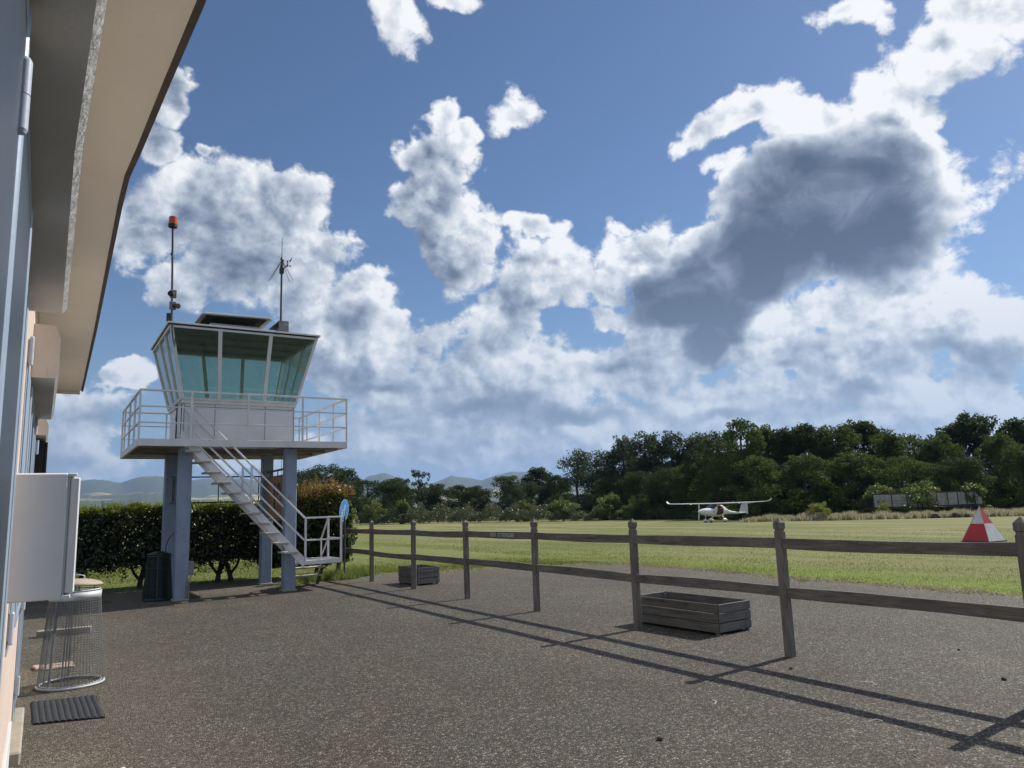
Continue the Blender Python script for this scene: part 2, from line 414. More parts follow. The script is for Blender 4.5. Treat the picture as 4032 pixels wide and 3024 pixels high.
class MB:
    """collects shapes in world coordinates and links them as one mesh object"""
    def __init__(s): s.v = []; s.f = []; s.m = []; s.sm = []
    def add(s, vs, fs, mi=0, smooth=False):
        b = len(s.v)
        s.v += [tuple(p) for p in vs]
        for f in fs:
            s.f.append(tuple(i + b for i in f)); s.m.append(mi); s.sm.append(smooth)
    def box(s, x0, x1, y0, y1, z0, z1, mi=0, M=None):
        vs = [Vector((x, y, z)) for z in (z0, z1) for y in (y0, y1) for x in (x0, x1)]
        if M is not None: vs = [M @ p for p in vs]
        s.add(vs, [(0, 2, 3, 1), (4, 5, 7, 6), (0, 1, 5, 4), (2, 6, 7, 3), (0, 4, 6, 2), (1, 3, 7, 5)], mi)
    def bbox(s, x0, x1, y0, y1, z0, z1, b=0.006, mi=0, M=None):
        """box with chamfered edges"""
        bm = bmesh.new()
        bmesh.ops.create_cube(bm, size=1)
        for v in bm.verts:
            v.co = Vector(((x0 + x1) / 2 + v.co.x * (x1 - x0), (y0 + y1) / 2 + v.co.y * (y1 - y0), (z0 + z1) / 2 + v.co.z * (z1 - z0)))
        b = min(b, abs(x1 - x0) * .4, abs(y1 - y0) * .4, abs(z1 - z0) * .4)
        bmesh.ops.bevel(bm, geom=bm.edges[:], offset=b, segments=1, affect='EDGES', profile=0.5)
        bm.verts.index_update()
        vs = [(M @ v.co if M is not None else v.co.copy()) for v in bm.verts]
        s.add(vs, [tuple(v.index for v in f.verts) for f in bm.faces], mi)
        bm.free()
    def beam(s, p0, p1, w, h, mi=0, up=(0, 0, 1), b=0.004):
        """rectangular bar from p0 to p1, w wide, h deep along up"""
        p0, p1 = Vector(p0), Vector(p1); d = (p1 - p0); L = d.length; d.normalize()
        upv = Vector(up)
        if abs(d.dot(upv)) > 0.98: upv = Vector((0, 1, 0))
        a = d.cross(upv).normalized(); c = a.cross(d).normalized()
        M = Matrix(((a.x, d.x, c.x, p0.x), (a.y, d.y, c.y, p0.y), (a.z, d.z, c.z, p0.z), (0, 0, 0, 1)))
        s.bbox(-w / 2, w / 2, 0, L, -h / 2, h / 2, b, mi, M)
    def cyl(s, p0, p1, r0, r1=None, n=12, mi=0, cap=True):
        r1 = r0 if r1 is None else r1
        p0, p1 = Vector(p0), Vector(p1); d = (p1 - p0).normalized()
        q = Vector((0, 0, 1)) if abs(d.z) < 0.9 else Vector((1, 0, 0))
        a = d.cross(q).normalized(); c = d.cross(a)
        vs = []
        for p, r in ((p0, r0), (p1, r1)):
            for i in range(n):
                t = 2 * math.pi * i / n
                vs.append(p + a * (r * math.cos(t)) + c * (r * math.sin(t)))
        s.add(vs, [(i, (i + 1) % n, n + (i + 1) % n, n + i) for i in range(n)], mi, True)
        if cap: s.add([v for v in vs], [tuple(range(n - 1, -1, -1)), tuple(range(n, 2 * n))], mi)
    def tube(s, pts, r, n=8, mi=0, closed=False):
        rs = r if hasattr(r, '__len__') else [r] * len(pts)
        P = [Vector(p) for p in pts]; N = len(P); vs = []
        prev = None
        for i in range(N):
            if closed: d = P[(i + 1) % N] - P[i - 1]
            else: d = P[min(i + 1, N - 1)] - P[max(i - 1, 0)]
            d.normalize()
            if prev is None:
                q = Vector((0, 0, 1)) if abs(d.z) < 0.9 else Vector((1, 0, 0))
                a = d.cross(q).normalized()
            else:
                a = (prev - d * prev.dot(d)).normalized()
            prev = a; c = d.cross(a)
            for k in range(n):
                t = 2 * math.pi * k / n
                vs.append(P[i] + a * (rs[i] * math.cos(t)) + c * (rs[i] * math.sin(t)))
        fs = []
        for i in range(N if closed else N - 1):
            j = (i + 1) % N
            for k in range(n):
                fs.append((i * n + k, i * n + (k + 1) % n, j * n + (k + 1) % n, j * n + k))
        s.add(vs, fs, mi, True)
        if not closed: s.add([vs[k] for k in range(n)] + [vs[(N - 1) * n + k] for k in range(n)], [tuple(range(n - 1, -1, -1)), tuple(range(n, 2 * n))], mi)
    def prism(s, poly, z0, z1, mi=0):
        n = len(poly)
        vs = [(x, y, z0) for x, y in poly] + [(x, y, z1) for x, y in poly]
        s.add(vs, [tuple(range(n - 1, -1, -1)), tuple(range(n, 2 * n))] + [(i, (i + 1) % n, n + (i + 1) % n, n + i) for i in range(n)], mi)
    def slab(s, quad, nrm_t, mi=0):
        """quad (4 points) thickened by vector nrm_t"""
        q = [Vector(p) for p in quad]; t = Vector(nrm_t)
        s.add(q + [p + t for p in q], [(0, 1, 2, 3), (7, 6, 5, 4), (0, 4, 5, 1), (1, 5, 6, 2), (2, 6, 7, 3), (3, 7, 4, 0)], mi)
    def build(s, name, mats, parent=None, label=None):
        if not isinstance(mats, (list, tuple)): mats = [mats]
        off = Vector((0, 0, 0))
        if parent is not None: off = Vector(root_of(parent).location)
        me = bpy.data.meshes.new(name)
        me.from_pydata([(p[0] - off.x, p[1] - off.y, p[2] - off.z) for p in s.v], [], s.f)
        for m in mats: me.materials.append(m)
        me.polygons.foreach_set('material_index', s.m)
        me.polygons.foreach_set('use_smooth', s.sm)
        me.update()
        bm = bmesh.new(); bm.from_mesh(me); bmesh.ops.recalc_face_normals(bm, faces=bm.faces[:]); bm.to_mesh(me); bm.free()
        o = bpy.data.objects.new(name, me)
        COL.objects.link(o)
        if parent is not None: o.parent = parent
        if label: o['label'] = label
        return o


def np_mesh(name, V, F, mats, parent=None, smooth=False, midx=None):
    """fast mesh from numpy arrays; F has 3 or 4 columns"""
    me = bpy.data.meshes.new(name)
    V = np.asarray(V, dtype=np.float32); F = np.asarray(F, dtype=np.int32)
    k = F.shape[1]
    me.vertices.add(len(V)); me.vertices.foreach_set('co', V.ravel())
    me.loops.add(F.size); me.loops.foreach_set('vertex_index', F.ravel())
    me.polygons.add(len(F)); me.polygons.foreach_set('loop_start', np.arange(0, F.size, k, dtype=np.int32))
    me.polygons.foreach_set('loop_total', np.full(len(F), k, dtype=np.int32))
    if smooth: me.polygons.foreach_set('use_smooth', np.ones(len(F), dtype=bool))
    for m in (mats if isinstance(mats, (list, tuple)) else [mats]): me.materials.append(m)
    if midx is not None: me.polygons.foreach_set('material_index', np.asarray(midx, dtype=np.int32))
    me.update(calc_edges=True); me.validate()
    o = bpy.data.objects.new(name, me)
    COL.objects.link(o)
    if parent is not None: o.parent = parent
    return o


# ---------------------------------------------------------------- materials
def new_mat(name):
    m = bpy.data.materials.new(name); m.use_nodes = True
    t = m.node_tree; t.nodes.clear()
    b = NB(t)
    o = b.node('ShaderNodeOutputMaterial'); p = b.node('ShaderNodeBsdfPrincipled')
    t.links.new(p.outputs[0], o.inputs['Surface'])
    return m, b, p, o


def bump(b, p, h, strength=0.3, dist=0.02):
    n = b.node('ShaderNodeBump'); b.put(n.inputs['Height'], h)
    n.inputs['Strength'].default_value = strength; n.inputs['Distance'].default_value = dist
    b.put(p.inputs['Normal'], n.outputs[0])


def paint(name, col, col2=None, rough=0.5, scale=3.0, bscale=60.0, bstr=0.08, metal=0.0, stain=None, stain_amt=0.5, spec=0.5):
    m, b, p, o = new_mat(name)
    tcn = b.node('ShaderNodeTexCoord').outputs['Object']
    f = b.noise(tcn, scale, 6, 0.6, 0.3)
    col2 = col2 or tuple(c * 0.82 for c in col)
    c = b.mix(b.maprange(f, 0.35, 0.68, 0, 1), col, col2)
    if stain:
        st = b.noise(b.vec('MULTIPLY', tcn, (1, 1, 0.25)), scale * 4, 8, 0.7, 0.6)
        c = b.mix(b.maprange(st, 0.62, 0.78, 0, stain_amt), c, stain)
    b.put(p.inputs['Base Color'], c)
    p.inputs['Roughness'].default_value = rough; p.inputs['Metallic'].default_value = metal
    p.inputs['Specular IOR Level'].default_value = spec
    bump(b, p, b.noise(tcn, bscale, 4, 0.6), bstr, 0.01)
    return m


M = {}
M['white_steel'] = paint('white_steel', (0.74, 0.73, 0.73), (0.64, 0.63, 0.63), 0.5, 4, 50, .1, stain=(0.22, 0.15, 0.10), stain_amt=.8)
M['cab_panel'] = paint('cab_panel', (0.76, 0.75, 0.76), (0.69, 0.68, 0.69), 0.5, 2, 30, .06, stain=(0.34, 0.30, 0.26), stain_amt=.6)
M['lilac_steel'] = paint('lilac_steel', (0.27, 0.33, 0.43), (0.22, 0.275, 0.37), 0.55, 3, 40, .1, stain=(0.20, 0.17, 0.15), stain_amt=.8)
M['deck_under'] = paint('deck_under', (0.29, 0.28, 0.26), (0.19, 0.18, 0.165), 0.8, 3, 20, .2, stain=(0.09, 0.06, 0.05), stain_amt=.7)
M['dark_steel'] = paint('dark_steel', (0.035, 0.038, 0.045), (0.05, 0.05, 0.055), 0.5, 5, 60, .1)
M['galvanised'] = paint('galvanised', (0.52, 0.53, 0.53), (0.38, 0.39, 0.40), 0.6, 12, 60, .1, metal=0.25)
M['old_grey'] = paint('old_grey', (0.27, 0.27, 0.25), (0.2, 0.2, 0.19), 0.7, 4, 40, .15)
M['tread'] = paint('tread', (0.52, 0.50, 0.45), (0.40, 0.37, 0.32), 0.7, 5, 40, .2, stain=(0.2, 0.14, 0.1), stain_amt=.6)
M['roof_dark'] = paint('roof_dark', (0.05, 0.042, 0.038), (0.09, 0.07, 0.06), 0.6, 6, 40, .2)
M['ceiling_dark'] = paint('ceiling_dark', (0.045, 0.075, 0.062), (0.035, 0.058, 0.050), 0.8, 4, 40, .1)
M['soffit'] = paint('soffit', (0.80, 0.775, 0.715), (0.75, 0.73, 0.675), 0.9, 2, 90, .12, stain=(0.30, 0.24, 0.18), stain_amt=.25)
M['lintel_white'] = paint('lintel_white', (0.58, 0.575, 0.56), (0.52, 0.515, 0.50), 0.85, 2, 60, .15, stain=(0.30, 0.28, 0.25), stain_amt=.3)
M['lintel_edge'] = paint('lintel_edge', (0.74, 0.73, 0.71), (0.58, 0.57, 0.55), 0.85, 9, 22, .8)
M['cream'] = paint('cream', (0.70, 0.63, 0.55), (0.61, 0.54, 0.465), 0.9, 3, 70, .15, stain=(0.22, 0.15, 0.11), stain_amt=.75)
M['frame_blue'] = paint('frame_blue', (0.36, 0.43, 0.52), (0.30, 0.37, 0.46), 0.35, 6, 60, .05, metal=0.2)
M['frame_dark'] = paint('frame_dark', (0.10, 0.13, 0.17), (0.07, 0.09, 0.12), 0.4, 6, 60, .05)
M['hinge'] = paint('hinge', (0.44, 0.49, 0.58), (0.38, 0.43, 0.52), 0.35, 8, 60, .05, stain=(0.28, 0.13, 0.07), stain_amt=.5)
M['meter_grey'] = paint('meter_grey', (0.74, 0.74, 0.74), (0.67, 0.67, 0.68), 0.6, 2.5, 120, .08, stain=(0.38, 0.36, 0.33), stain_amt=.3)
M['rubber'] = paint('rubber', (0.018, 0.019, 0.021), (0.03, 0.03, 0.032), 0.7, 8, 200, .4)
M['bin_green'] = paint('bin_green', (0.008, 0.028, 0.028), (0.012, 0.035, 0.034), 0.45, 6, 60, .1)
M['bag_black'] = paint('bag_black', (0.008, 0.009, 0.012), (0.012, 0.012, 0.016), 0.35, 6, 14, .6)
M['stone'] = paint('stone', (0.34, 0.31, 0.25), (0.26, 0.24, 0.19), 0.9, 8, 50, .4)
M['tile_pink'] = paint('tile_pink', (0.46, 0.35, 0.29), (0.38, 0.29, 0.24), 0.8, 8, 50, .2)
M['tan_lid'] = paint('tan_lid', (0.42, 0.34, 0.27), (0.34, 0.28, 0.22), 0.7, 6, 40, .1)
M['sign_orange'] = paint('sign_orange', (0.52, 0.27, 0.10), (0.45, 0.23, 0.09), 0.6, 4, 40, .05)
M['ink'] = paint('ink', (0.02, 0.02, 0.02), None, 0.6)
M['letter_white'] = paint('letter_white', (0.62, 0.62, 0.62), (0.45, 0.45, 0.45), 0.7, 40, 60, .1)
M['sign_blue'] = paint('sign_blue', (0.05, 0.24, 0.55), (0.03, 0.15, 0.38), 0.4, 9, 40, .05)
M['sign_wear'] = paint('sign_wear', (0.50, 0.60, 0.66), (0.15, 0.30, 0.45), 0.5, 18, 40, .05)
M['plane_white'] = paint('plane_white', (0.80, 0.80, 0.80), (0.76, 0.76, 0.77), 0.22, 2, 30, .01)
M['plane_red'] = paint('plane_red', (0.10, 0.018, 0.012), (0.06, 0.012, 0.01), 0.6)
M['plane_grey'] = paint('plane_grey', (0.22, 0.24, 0.27), None, 0.5)
M['red_paint'] = paint('red_paint', (0.50, 0.025, 0.03), (0.42, 0.02, 0.025), 0.5, 4, 40, .05)
M['marker_white'] = paint('marker_white', (0.66, 0.66, 0.66), (0.50, 0.50, 0.51), 0.6, 7, 40, .1, stain=(0.34, 0.35, 0.36), stain_amt=.5)
M['trailer_board'] = paint('trailer_board', (0.42, 0.41, 0.36), (0.24, 0.235, 0.20), 0.85, 4, 20, .3, stain=(0.05, 0.05, 0.04), stain_amt=.8)
M['trailer_steel'] = paint('trailer_steel', (0.07, 0.055, 0.045), None, 0.8)
M['bark'] = paint('bark', (0.075, 0.06, 0.045), (0.04, 0.032, 0.025), 0.95, 8, 30, .8)
M['litter'] = paint('litter', (0.7, 0.69, 0.66), None, 0.7)
M['amber'] = None


def wood_mat(name, c1, c2, along='Y', sc=1.0):
    m, b, p, o = new_mat(name)
    tcn = b.node('ShaderNodeTexCoord').outputs['Object']
    st = {'Y': (9, 0.8, 9), 'Z': (9, 9, 0.8), 'X': (0.8, 9, 9)}[along]
    v = b.vec('MULTIPLY', tcn, st)
    g = b.noise(v, 3.2 * sc, 8, 0.65, 1.2)
    big = b.noise(tcn, 1.7, 4, 0.6)
    c = b.ramp(g, [(0.30, c2), (0.50, tuple((x + y) / 2 for x, y in zip(c1, c2))), (0.70, c1)])
    c = b.mix(b.maprange(big, 0.35, 0.7, 0.0, 0.45), c, tuple(x * 0.6 for x in c2))
    b.put(p.inputs['Base Color'], c); p.inputs['Roughness'].default_value = 0.85
    p.inputs['Specular IOR Level'].default_value = 0.25
    bump(b, p, g, 0.5, 0.006)
    return m


M['wood_rail'] = wood_mat('wood_rail', (0.265, 0.24, 0.205), (0.085, 0.074, 0.063), 'Y')
M['wood_post'] = wood_mat('wood_post', (0.29, 0.26, 0.225), (0.105, 0.09, 0.077), 'Z')
M['wood_side'] = wood_mat('wood_side', (0.24, 0.225, 0.20), (0.075, 0.069, 0.062), 'Y')
M['wood_end'] = wood_mat('wood_end', (0.25, 0.245, 0.235), (0.10, 0.097, 0.092), 'X')


def leaf_mat(name, cols, trans=0.35, rough=0.5, scale=1.2, spec=0.4, tcol=(0.22, 0.32, 0.04)):
    """cols: dark, mid, light; colour changes from leaf clump to leaf clump"""
    m, b, p, o = new_mat(name)
    g = b.node('ShaderNodeNewGeometry')
    f1 = b.noise(g.outputs['Position'], scale, 3, 0.6)
    ri = g.outputs['Random Per Island']
    f = b.math('MULTIPLY_ADD', ri, 0.45, b.math('MULTIPLY', f1, 0.6))
    c = b.ramp(f, [(0.2, cols[0]), (0.5, cols[1]), (0.85, cols[2])])
    b.put(p.inputs['Base Color'], c)
    p.inputs['Roughness'].default_value = rough; p.inputs['Specular IOR Level'].default_value = spec
    tr = b.node('ShaderNodeBsdfTranslucent')
    b.put(tr.inputs['Color'], b.mix(0.5, c, tcol))
    mxs = b.node('ShaderNodeMixShader'); mxs.inputs[0].default_value = trans
    b.t.links.new(p.outputs[0], mxs.inputs[1]); b.t.links.new(tr.outputs[0], mxs.inputs[2])
    b.t.links.new(mxs.outputs[0], o.inputs['Surface'])
    return m


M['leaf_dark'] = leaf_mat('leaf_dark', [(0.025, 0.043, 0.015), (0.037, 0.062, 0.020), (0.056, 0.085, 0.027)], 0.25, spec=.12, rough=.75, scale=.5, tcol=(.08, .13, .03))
M['leaf_round'] = leaf_mat('leaf_round', [(0.030, 0.048, 0.022), (0.045, 0.070, 0.030), (0.069, 0.100, 0.040)], 0.25, spec=.12, rough=.75, scale=.5, tcol=(.09, .13, .04))
M['leaf_poplar'] = leaf_mat('leaf_poplar', [(0.037, 0.055, 0.025), (0.056, 0.080, 0.035), (0.090, 0.117, 0.053)], 0.25, spec=.12, rough=.75, scale=.6, tcol=(.10, .14, .05))
M['leaf_acacia'] = leaf_mat('leaf_acacia', [(0.028, 0.050, 0.014), (0.045, 0.075, 0.020), (0.080, 0.115, 0.030)], 0.35, spec=.12, rough=.75, scale=.4, tcol=(.14, .20, .04))
M['leaf_light'] = leaf_mat('leaf_light', [(0.055, 0.085, 0.018), (0.085, 0.125, 0.026), (0.13, 0.17, 0.045)], 0.4, scale=.8, tcol=(.22, .28, .05))
M['leaf_yellow'] = leaf_mat('leaf_yellow', [(0.11, 0.13, 0.022), (0.16, 0.19, 0.035), (0.24, 0.26, 0.06)], 0.4, scale=.8, tcol=(.34, .38, .06))
M['wire'] = paint('wire', (0.22, 0.225, 0.23), (0.15, 0.15, 0.15), 0.55, 12, 60, .1, metal=0.3)
M['leaf_bramble'] = leaf_mat('leaf_bramble', [(0.035, 0.048, 0.020), (0.060, 0.078, 0.032), (0.12, 0.125, 0.065)], 0.3, scale=.9, tcol=(.14, .17, .06))
M['leaf_hedge'] = leaf_mat('leaf_hedge', [(0.010, 0.018, 0.006), (0.018, 0.030, 0.009), (0.036, 0.052, 0.014)], 0.15, rough=0.28, scale=3, spec=.6, tcol=(.14, .20, .03))  # leaf colour darkened to carry the hedge's own self-shadow
M['leaf_hedge_top'] = leaf_mat('leaf_hedge_top', [(0.055, 0.075, 0.014), (0.10, 0.125, 0.022), (0.17, 0.19, 0.045)], 0.45, rough=0.32, scale=3, spec=.5, tcol=(.34, .38, .04))  # yellow-green new growth, also lightened in colour as the sunlit top
M['leaf_red'] = leaf_mat('leaf_red', [(0.085, 0.095, 0.020), (0.13, 0.095, 0.03), (0.21, 0.10, 0.05)], 0.45, rough=.35, scale=3, tcol=(.42, .22, .06))
M['leaf_weed'] = leaf_mat('leaf_weed', [(0.06, 0.10, 0.02), (0.10, 0.15, 0.03), (0.18, 0.21, 0.06)], 0.4, scale=2, tcol=(.30, .36, .06))
M['grass_blade'] = leaf_mat('grass_blade', [(0.070, 0.086, 0.022), (0.105, 0.125, 0.032), (0.18, 0.19, 0.058)], 0.5, rough=.6, scale=1.2, spec=.2, tcol=(.25, .29, .05))
M['dry_blade'] = leaf_mat('dry_blade', [(0.15, 0.155, 0.070), (0.28, 0.27, 0.165), (0.50, 0.48, 0.37)], 0.45, rough=.7, scale=.5, spec=.2, tcol=(.40, .34, .20))


def glass_mat(name, tint, refl=1.0, rough=0.03):
    m, b, p, o = new_mat(name)
    b.t.nodes.remove(p)
    tb = b.node('ShaderNodeBsdfTransparent')
    tcn = b.node('ShaderNodeTexCoord').outputs['Object']
    dirt = b.maprange(b.noise(b.vec('MULTIPLY', tcn, (6, 6, 1)), 3.0, 6, 0.6, 0.5), 0.40, 0.75, 0.03, 0.13)
    b.put(tb.inputs['Color'], (tint[0], tint[1], tint[2], 1))
    gl = b.node('ShaderNodeBsdfGlossy'); gl.inputs['Roughness'].default_value = rough
    df = b.node('ShaderNodeBsdfDiffuse'); df.inputs['Color'].default_value = (0.30, 0.38, 0.34, 1)
    fr = b.node('ShaderNodeFresnel'); gb = b.node('ShaderNodeNewGeometry'); b.put(fr.inputs['IOR'], b.maprange(gb.outputs['Backfacing'], 0, 1, 1.5, 1 / 1.5))
    m1 = b.node('ShaderNodeMixShader'); b.put(m1.inputs[0], b.math('MULTIPLY', fr.outputs[0], refl)); b.t.links.new(tb.outputs[0], m1.inputs[1]); b.t.links.new(gl.outputs[0], m1.inputs[2])
    m2 = b.node('ShaderNodeMixShader'); b.put(m2.inputs[0], dirt); b.t.links.new(m1.outputs[0], m2.inputs[1]); b.t.links.new(df.outputs[0], m2.inputs[2])
    b.t.links.new(m2.outputs[0], o.inputs['Surface'])
    return m


M['cab_glass'] = glass_mat('cab_glass', (0.81, 0.89, 0.835), 1.3)
M['canopy_glass'] = glass_mat('canopy_glass', (0.35, 0.38, 0.42))
M['amber'] = None
am, b_, p_, o_ = new_mat('amber_lens')
p_.inputs['Base Color'].default_value = (0.62, 0.10, 0.02, 1); p_.inputs['Roughness'].default_value = 0.25
p_.inputs['Transmission Weight'].default_value = 0.35
M['amber'] = am

# window glass of the building: dark, glossy
gm, b_, p_, o_ = new_mat('window_glass')
p_.inputs['Base Color'].default_value = (0.035, 0.045, 0.058, 1); p_.inputs['Roughness'].default_value = 0.35; p_.inputs['Specular IOR Level'].default_value = 0.15
M['window_glass'] = gm

# stucco
m, b, p, o = new_mat('pink_stucco')
tcn = b.node('ShaderNodeTexCoord').outputs['Object']
f = b.noise(tcn, 60, 6, 0.7); f2 = b.noise(tcn, 2.0, 4, 0.6)
c = b.mix(b.maprange(f2, .35, .7, 0, 1), (0.60, 0.485, 0.41), (0.54, 0.43, 0.36))
c = b.mix(b.maprange(f, .35, .7, 0, .5), c, (0.68, 0.57, 0.50))
b.put(p.inputs['Base Color'], c); p.inputs['Roughness'].default_value = 0.95
bump(b, p, f, 0.9, 0.01)
M['stucco'] = m

# ---- chip gravel bound in old asphalt
m, b, p, o = new_mat('gravel_asphalt')
tcn = b.node('ShaderNodeTexCoord').outputs['Object']
sc = b.vec('MULTIPLY', tcn, (1.0, 1.0, 1.0))
v1 = b.node('ShaderNodeTexVoronoi'); b.put(v1.inputs['Vector'], sc); v1.inputs['Scale'].default_value = 82; v1.inputs['Randomness'].default_value = 1.0
v2 = b.node('ShaderNodeTexVoronoi'); b.put(v2.inputs['Vector'], sc); v2.inputs['Scale'].default_value = 46
s1 = b.node('ShaderNodeSeparateColor'); b.put(s1.inputs[0], v1.outputs['Color'])
s2 = b.node('ShaderNodeSeparateColor'); b.put(s2.inputs[0], v2.outputs['Color'])
chip = b.ramp(s1.outputs[0], [(0.0, (0.022, 0.019, 0.015)), (0.40, (0.046, 0.039, 0.030)), (0.66, (0.080, 0.068, 0.053)), (0.86, (0.145, 0.130, 0.106)), (0.94, (0.27, 0.25, 0.215)), (1.0, (0.52, 0.49, 0.44))])
chip2 = b.ramp(s2.outputs[1], [(0.0, (0.022, 0.019, 0.016)), (0.6, (0.052, 0.045, 0.038)), (0.9, (0.11, 0.10, 0.085)), (1.0, (0.26, 0.24, 0.21))])
c = b.mix(0.4, chip, chip2)
pz = b.noise(tcn, 0.8, 5, 0.6, 0.4)
c = b.mix(b.maprange(pz, 0.42, 0.62, 0.0, 0.6), c, b.mix(1.0, c, (0.90, 0.80, 0.70), 'MULTIPLY'))
pg = b.noise(b.vec('ADD', tcn, (31, 7, 0)), 0.45, 5, 0.65, 0.5)
c = b.mix(b.maprange(pg, 0.46, 0.66, 0.0, 0.8), c, b.mix(1.0, c, (1.28, 1.30, 1.32), 'MULTIPLY'))
trk = b.noise(b.vec('MULTIPLY', tcn, (1.1, 0.10, 0)), 1.0, 5, 0.6, 0.6)
c = b.mix(b.maprange(trk, 0.52, 0.70, 0.0, 0.7), c, b.mix(1.0, c, (1.30, 1.28, 1.22), 'MULTIPLY'))
pr = b.noise(b.vec('ADD', tcn, (3, 47, 0)), 2.4, 6, 0.7, 0.6)
c = b.mix(b.maprange(pr, 0.56, 0.70, 0.0, 0.4), c, (0.055, 0.034, 0.023))
sp = b.node('ShaderNodeSeparateXYZ'); b.put(sp.inputs[0], tcn)
# trodden, paler stone dust near the wall, the tower feet and the edge of the grass
nw = b.math('MULTIPLY', b.maprange(sp.outputs[0], 0.0, 1.7, 1.0, 0.0), b.maprange(pz, 0.38, 0.6, 0.35, 1.0))
tw = b.math('MULTIPLY', b.maprange(sp.outputs[1], 15.2, 17.0, 0.0, 1.0), b.maprange(pg, 0.35, 0.6, 0.4, 1.0))
ew = b.math('MULTIPLY', b.maprange(sp.outputs[0], 11.3, 12.7, 0.0, 1.0), b.maprange(pr, 0.35, 0.6, 0.1, 1.0))
dustm = b.math('MAXIMUM', b.math('MAXIMUM', nw, tw), ew)
dust = b.ramp(s1.outputs[2], [(0.0, (0.05, 0.043, 0.031)), (0.5, (0.10, 0.087, 0.066)), (0.85, (0.20, 0.18, 0.145)), (1.0, (0.45, 0.42, 0.36))])
c = b.mix(b.math('MULTIPLY', dustm, 0.85), c, dust)
c = b.mix(1.0, c, (1.10, 1.09, 1.00), 'MULTIPLY')
b.put(p.inputs['Base Color'], c); p.inputs['Roughness'].default_value = 0.8; p.inputs['Specular IOR Level'].default_value = 0.4
h = b.math('ADD', b.math('MULTIPLY', v1.outputs['Distance'], -1.0), b.math('MULTIPLY', b.noise(tcn, 40, 5, 0.7), 0.8))
bump(b, p, h, 1.0, 0.016)
M['gravel'] = m

# ---- mown field
m, b, p, o = new_mat('mown_grass')
tcn = b.node('ShaderNodeTexCoord').outputs['Object']
sp = b.node('ShaderNodeSeparateXYZ'); b.put(sp.inputs[0], tcn)
fine = b.noise(tcn, 22, 8, 0.7, 0.2)
mid = b.noise(b.vec('MULTIPLY', tcn, (0.55, 0.10, 1)), 1.0, 6, 0.6, 0.5)
stripe = b.noise(b.vec('MULTIPLY', tcn, (0.34, 0.02, 1)), 1.0, 6, 0.62, 0.3)
big = b.noise(tcn, 0.05, 4, 0.55)
c = b.ramp(b.math('MULTIPLY_ADD', fine, 0.55, b.math('MULTIPLY', mid, 0.45)), [(0.30, (0.078, 0.094, 0.026)), (0.5, (0.135, 0.152, 0.045)), (0.72, (0.215, 0.222, 0.080))])
dryf = b.math('ADD', b.maprange(mid, 0.50, 0.68, 0, 0.9), b.maprange(stripe, 0.48, 0.62, 0, 0.8), clamp=True)
dryf = b.math('MULTIPLY', dryf, b.maprange(sp.outputs[0], 14.0, 24.0, 0.15, 1.0))
c = b.mix(b.math('MULTIPLY', dryf, b.maprange(fine, .3, .7, .5, 1.0)), c, (0.27, 0.235, 0.125))
lush = b.maprange(b.math('ADD', sp.outputs[0], b.math('MULTIPLY', b.noise(tcn, 0.9, 5, .6), 2.0)), 14.6, 16.6, 0.9, 0.0)
lush = b.math('MULTIPLY', lush, b.maprange(sp.outputs[1], 14.0, 16.5, 1.0, 0.15))
c = b.mix(lush, c, b.ramp(fine, [(0.3, (0.095, 0.135, 0.020)), (0.7, (0.20, 0.26, 0.042))]))
# far farmland beyond the airfield
r2 = b.vec('LENGTH', tcn)
fv = b.node('ShaderNodeTexVoronoi'); b.put(fv.inputs['Vector'], b.vec('MULTIPLY', tcn, (0.004, 0.0022, 0))); fv.inputs['Scale'].default_value = 1.0
fs = b.node('ShaderNodeSeparateColor'); b.put(fs.inputs[0], fv.outputs['Color'])
farc = b.ramp(fs.outputs[0], [(0.0, (0.05, 0.075, 0.025)), (0.5, (0.10, 0.12, 0.04)), (0.8, (0.22, 0.19, 0.10)), (1.0, (0.30, 0.26, 0.16))])
c = b.mix(b.maprange(r2, 180, 400, 0, 1), c, farc)
b.put(p.inputs['Base Color'], c); p.inputs['Roughness'].default_value = 0.9; p.inputs['Specular IOR Level'].default_value = 0.15
bump(b, p, fine, 0.7, 0.03)
M['field'] = m

# ---- wooded hills with fields on their slopes
m, b, p, o = new_mat('hillside')
tcn = b.node('ShaderNodeTexCoord').outputs['Object']
g = b.node('ShaderNodeNewGeometry')
hz = b.node('ShaderNodeSeparateXYZ'); b.put(hz.inputs[0], g.outputs['Position'])
fv = b.node('ShaderNodeTexVoronoi'); b.put(fv.inputs['Vector'], b.vec('MULTIPLY', tcn, (0.0022, 0.0022, 0.006))); fv.inputs['Scale'].default_value = 1.0
fs = b.node('ShaderNodeSeparateColor'); b.put(fs.inputs[0], fv.outputs['Color'])
fields = b.ramp(fs.outputs[0], [(0.0, (0.07, 0.10, 0.035)), (0.45, (0.12, 0.15, 0.05)), (0.6, (0.34, 0.29, 0.17)), (1.0, (0.42, 0.36, 0.23))], 'CONSTANT')
wn_ = b.noise(tcn, 0.0016, 8, 0.62, 0.8)
woods = b.maprange(b.math('MULTIPLY_ADD', b.maprange(hz.outputs[2], 60, 420, 0.0, 1.0), 0.55, wn_), 0.50, 0.60, 0.0, 1.0)
wood = b.ramp(b.noise(tcn, 0.02, 6, 0.7), [(0.3, (0.025, 0.038, 0.016)), (0.7, (0.055, 0.075, 0.03))])
b.put(p.inputs['Base Color'], b.mix(woods, fields, wood)); p.inputs['Roughness'].default_value = 1.0
M['hill'] = m

# ================================================================ SETTING
def gz(x):
    return -0.0125 * max(0.0, min(x, 90.0) - 13.0)


def gzv(x):
    return -0.0125 * np.maximum(0.0, np.minimum(x, 90.0) - 13.0)


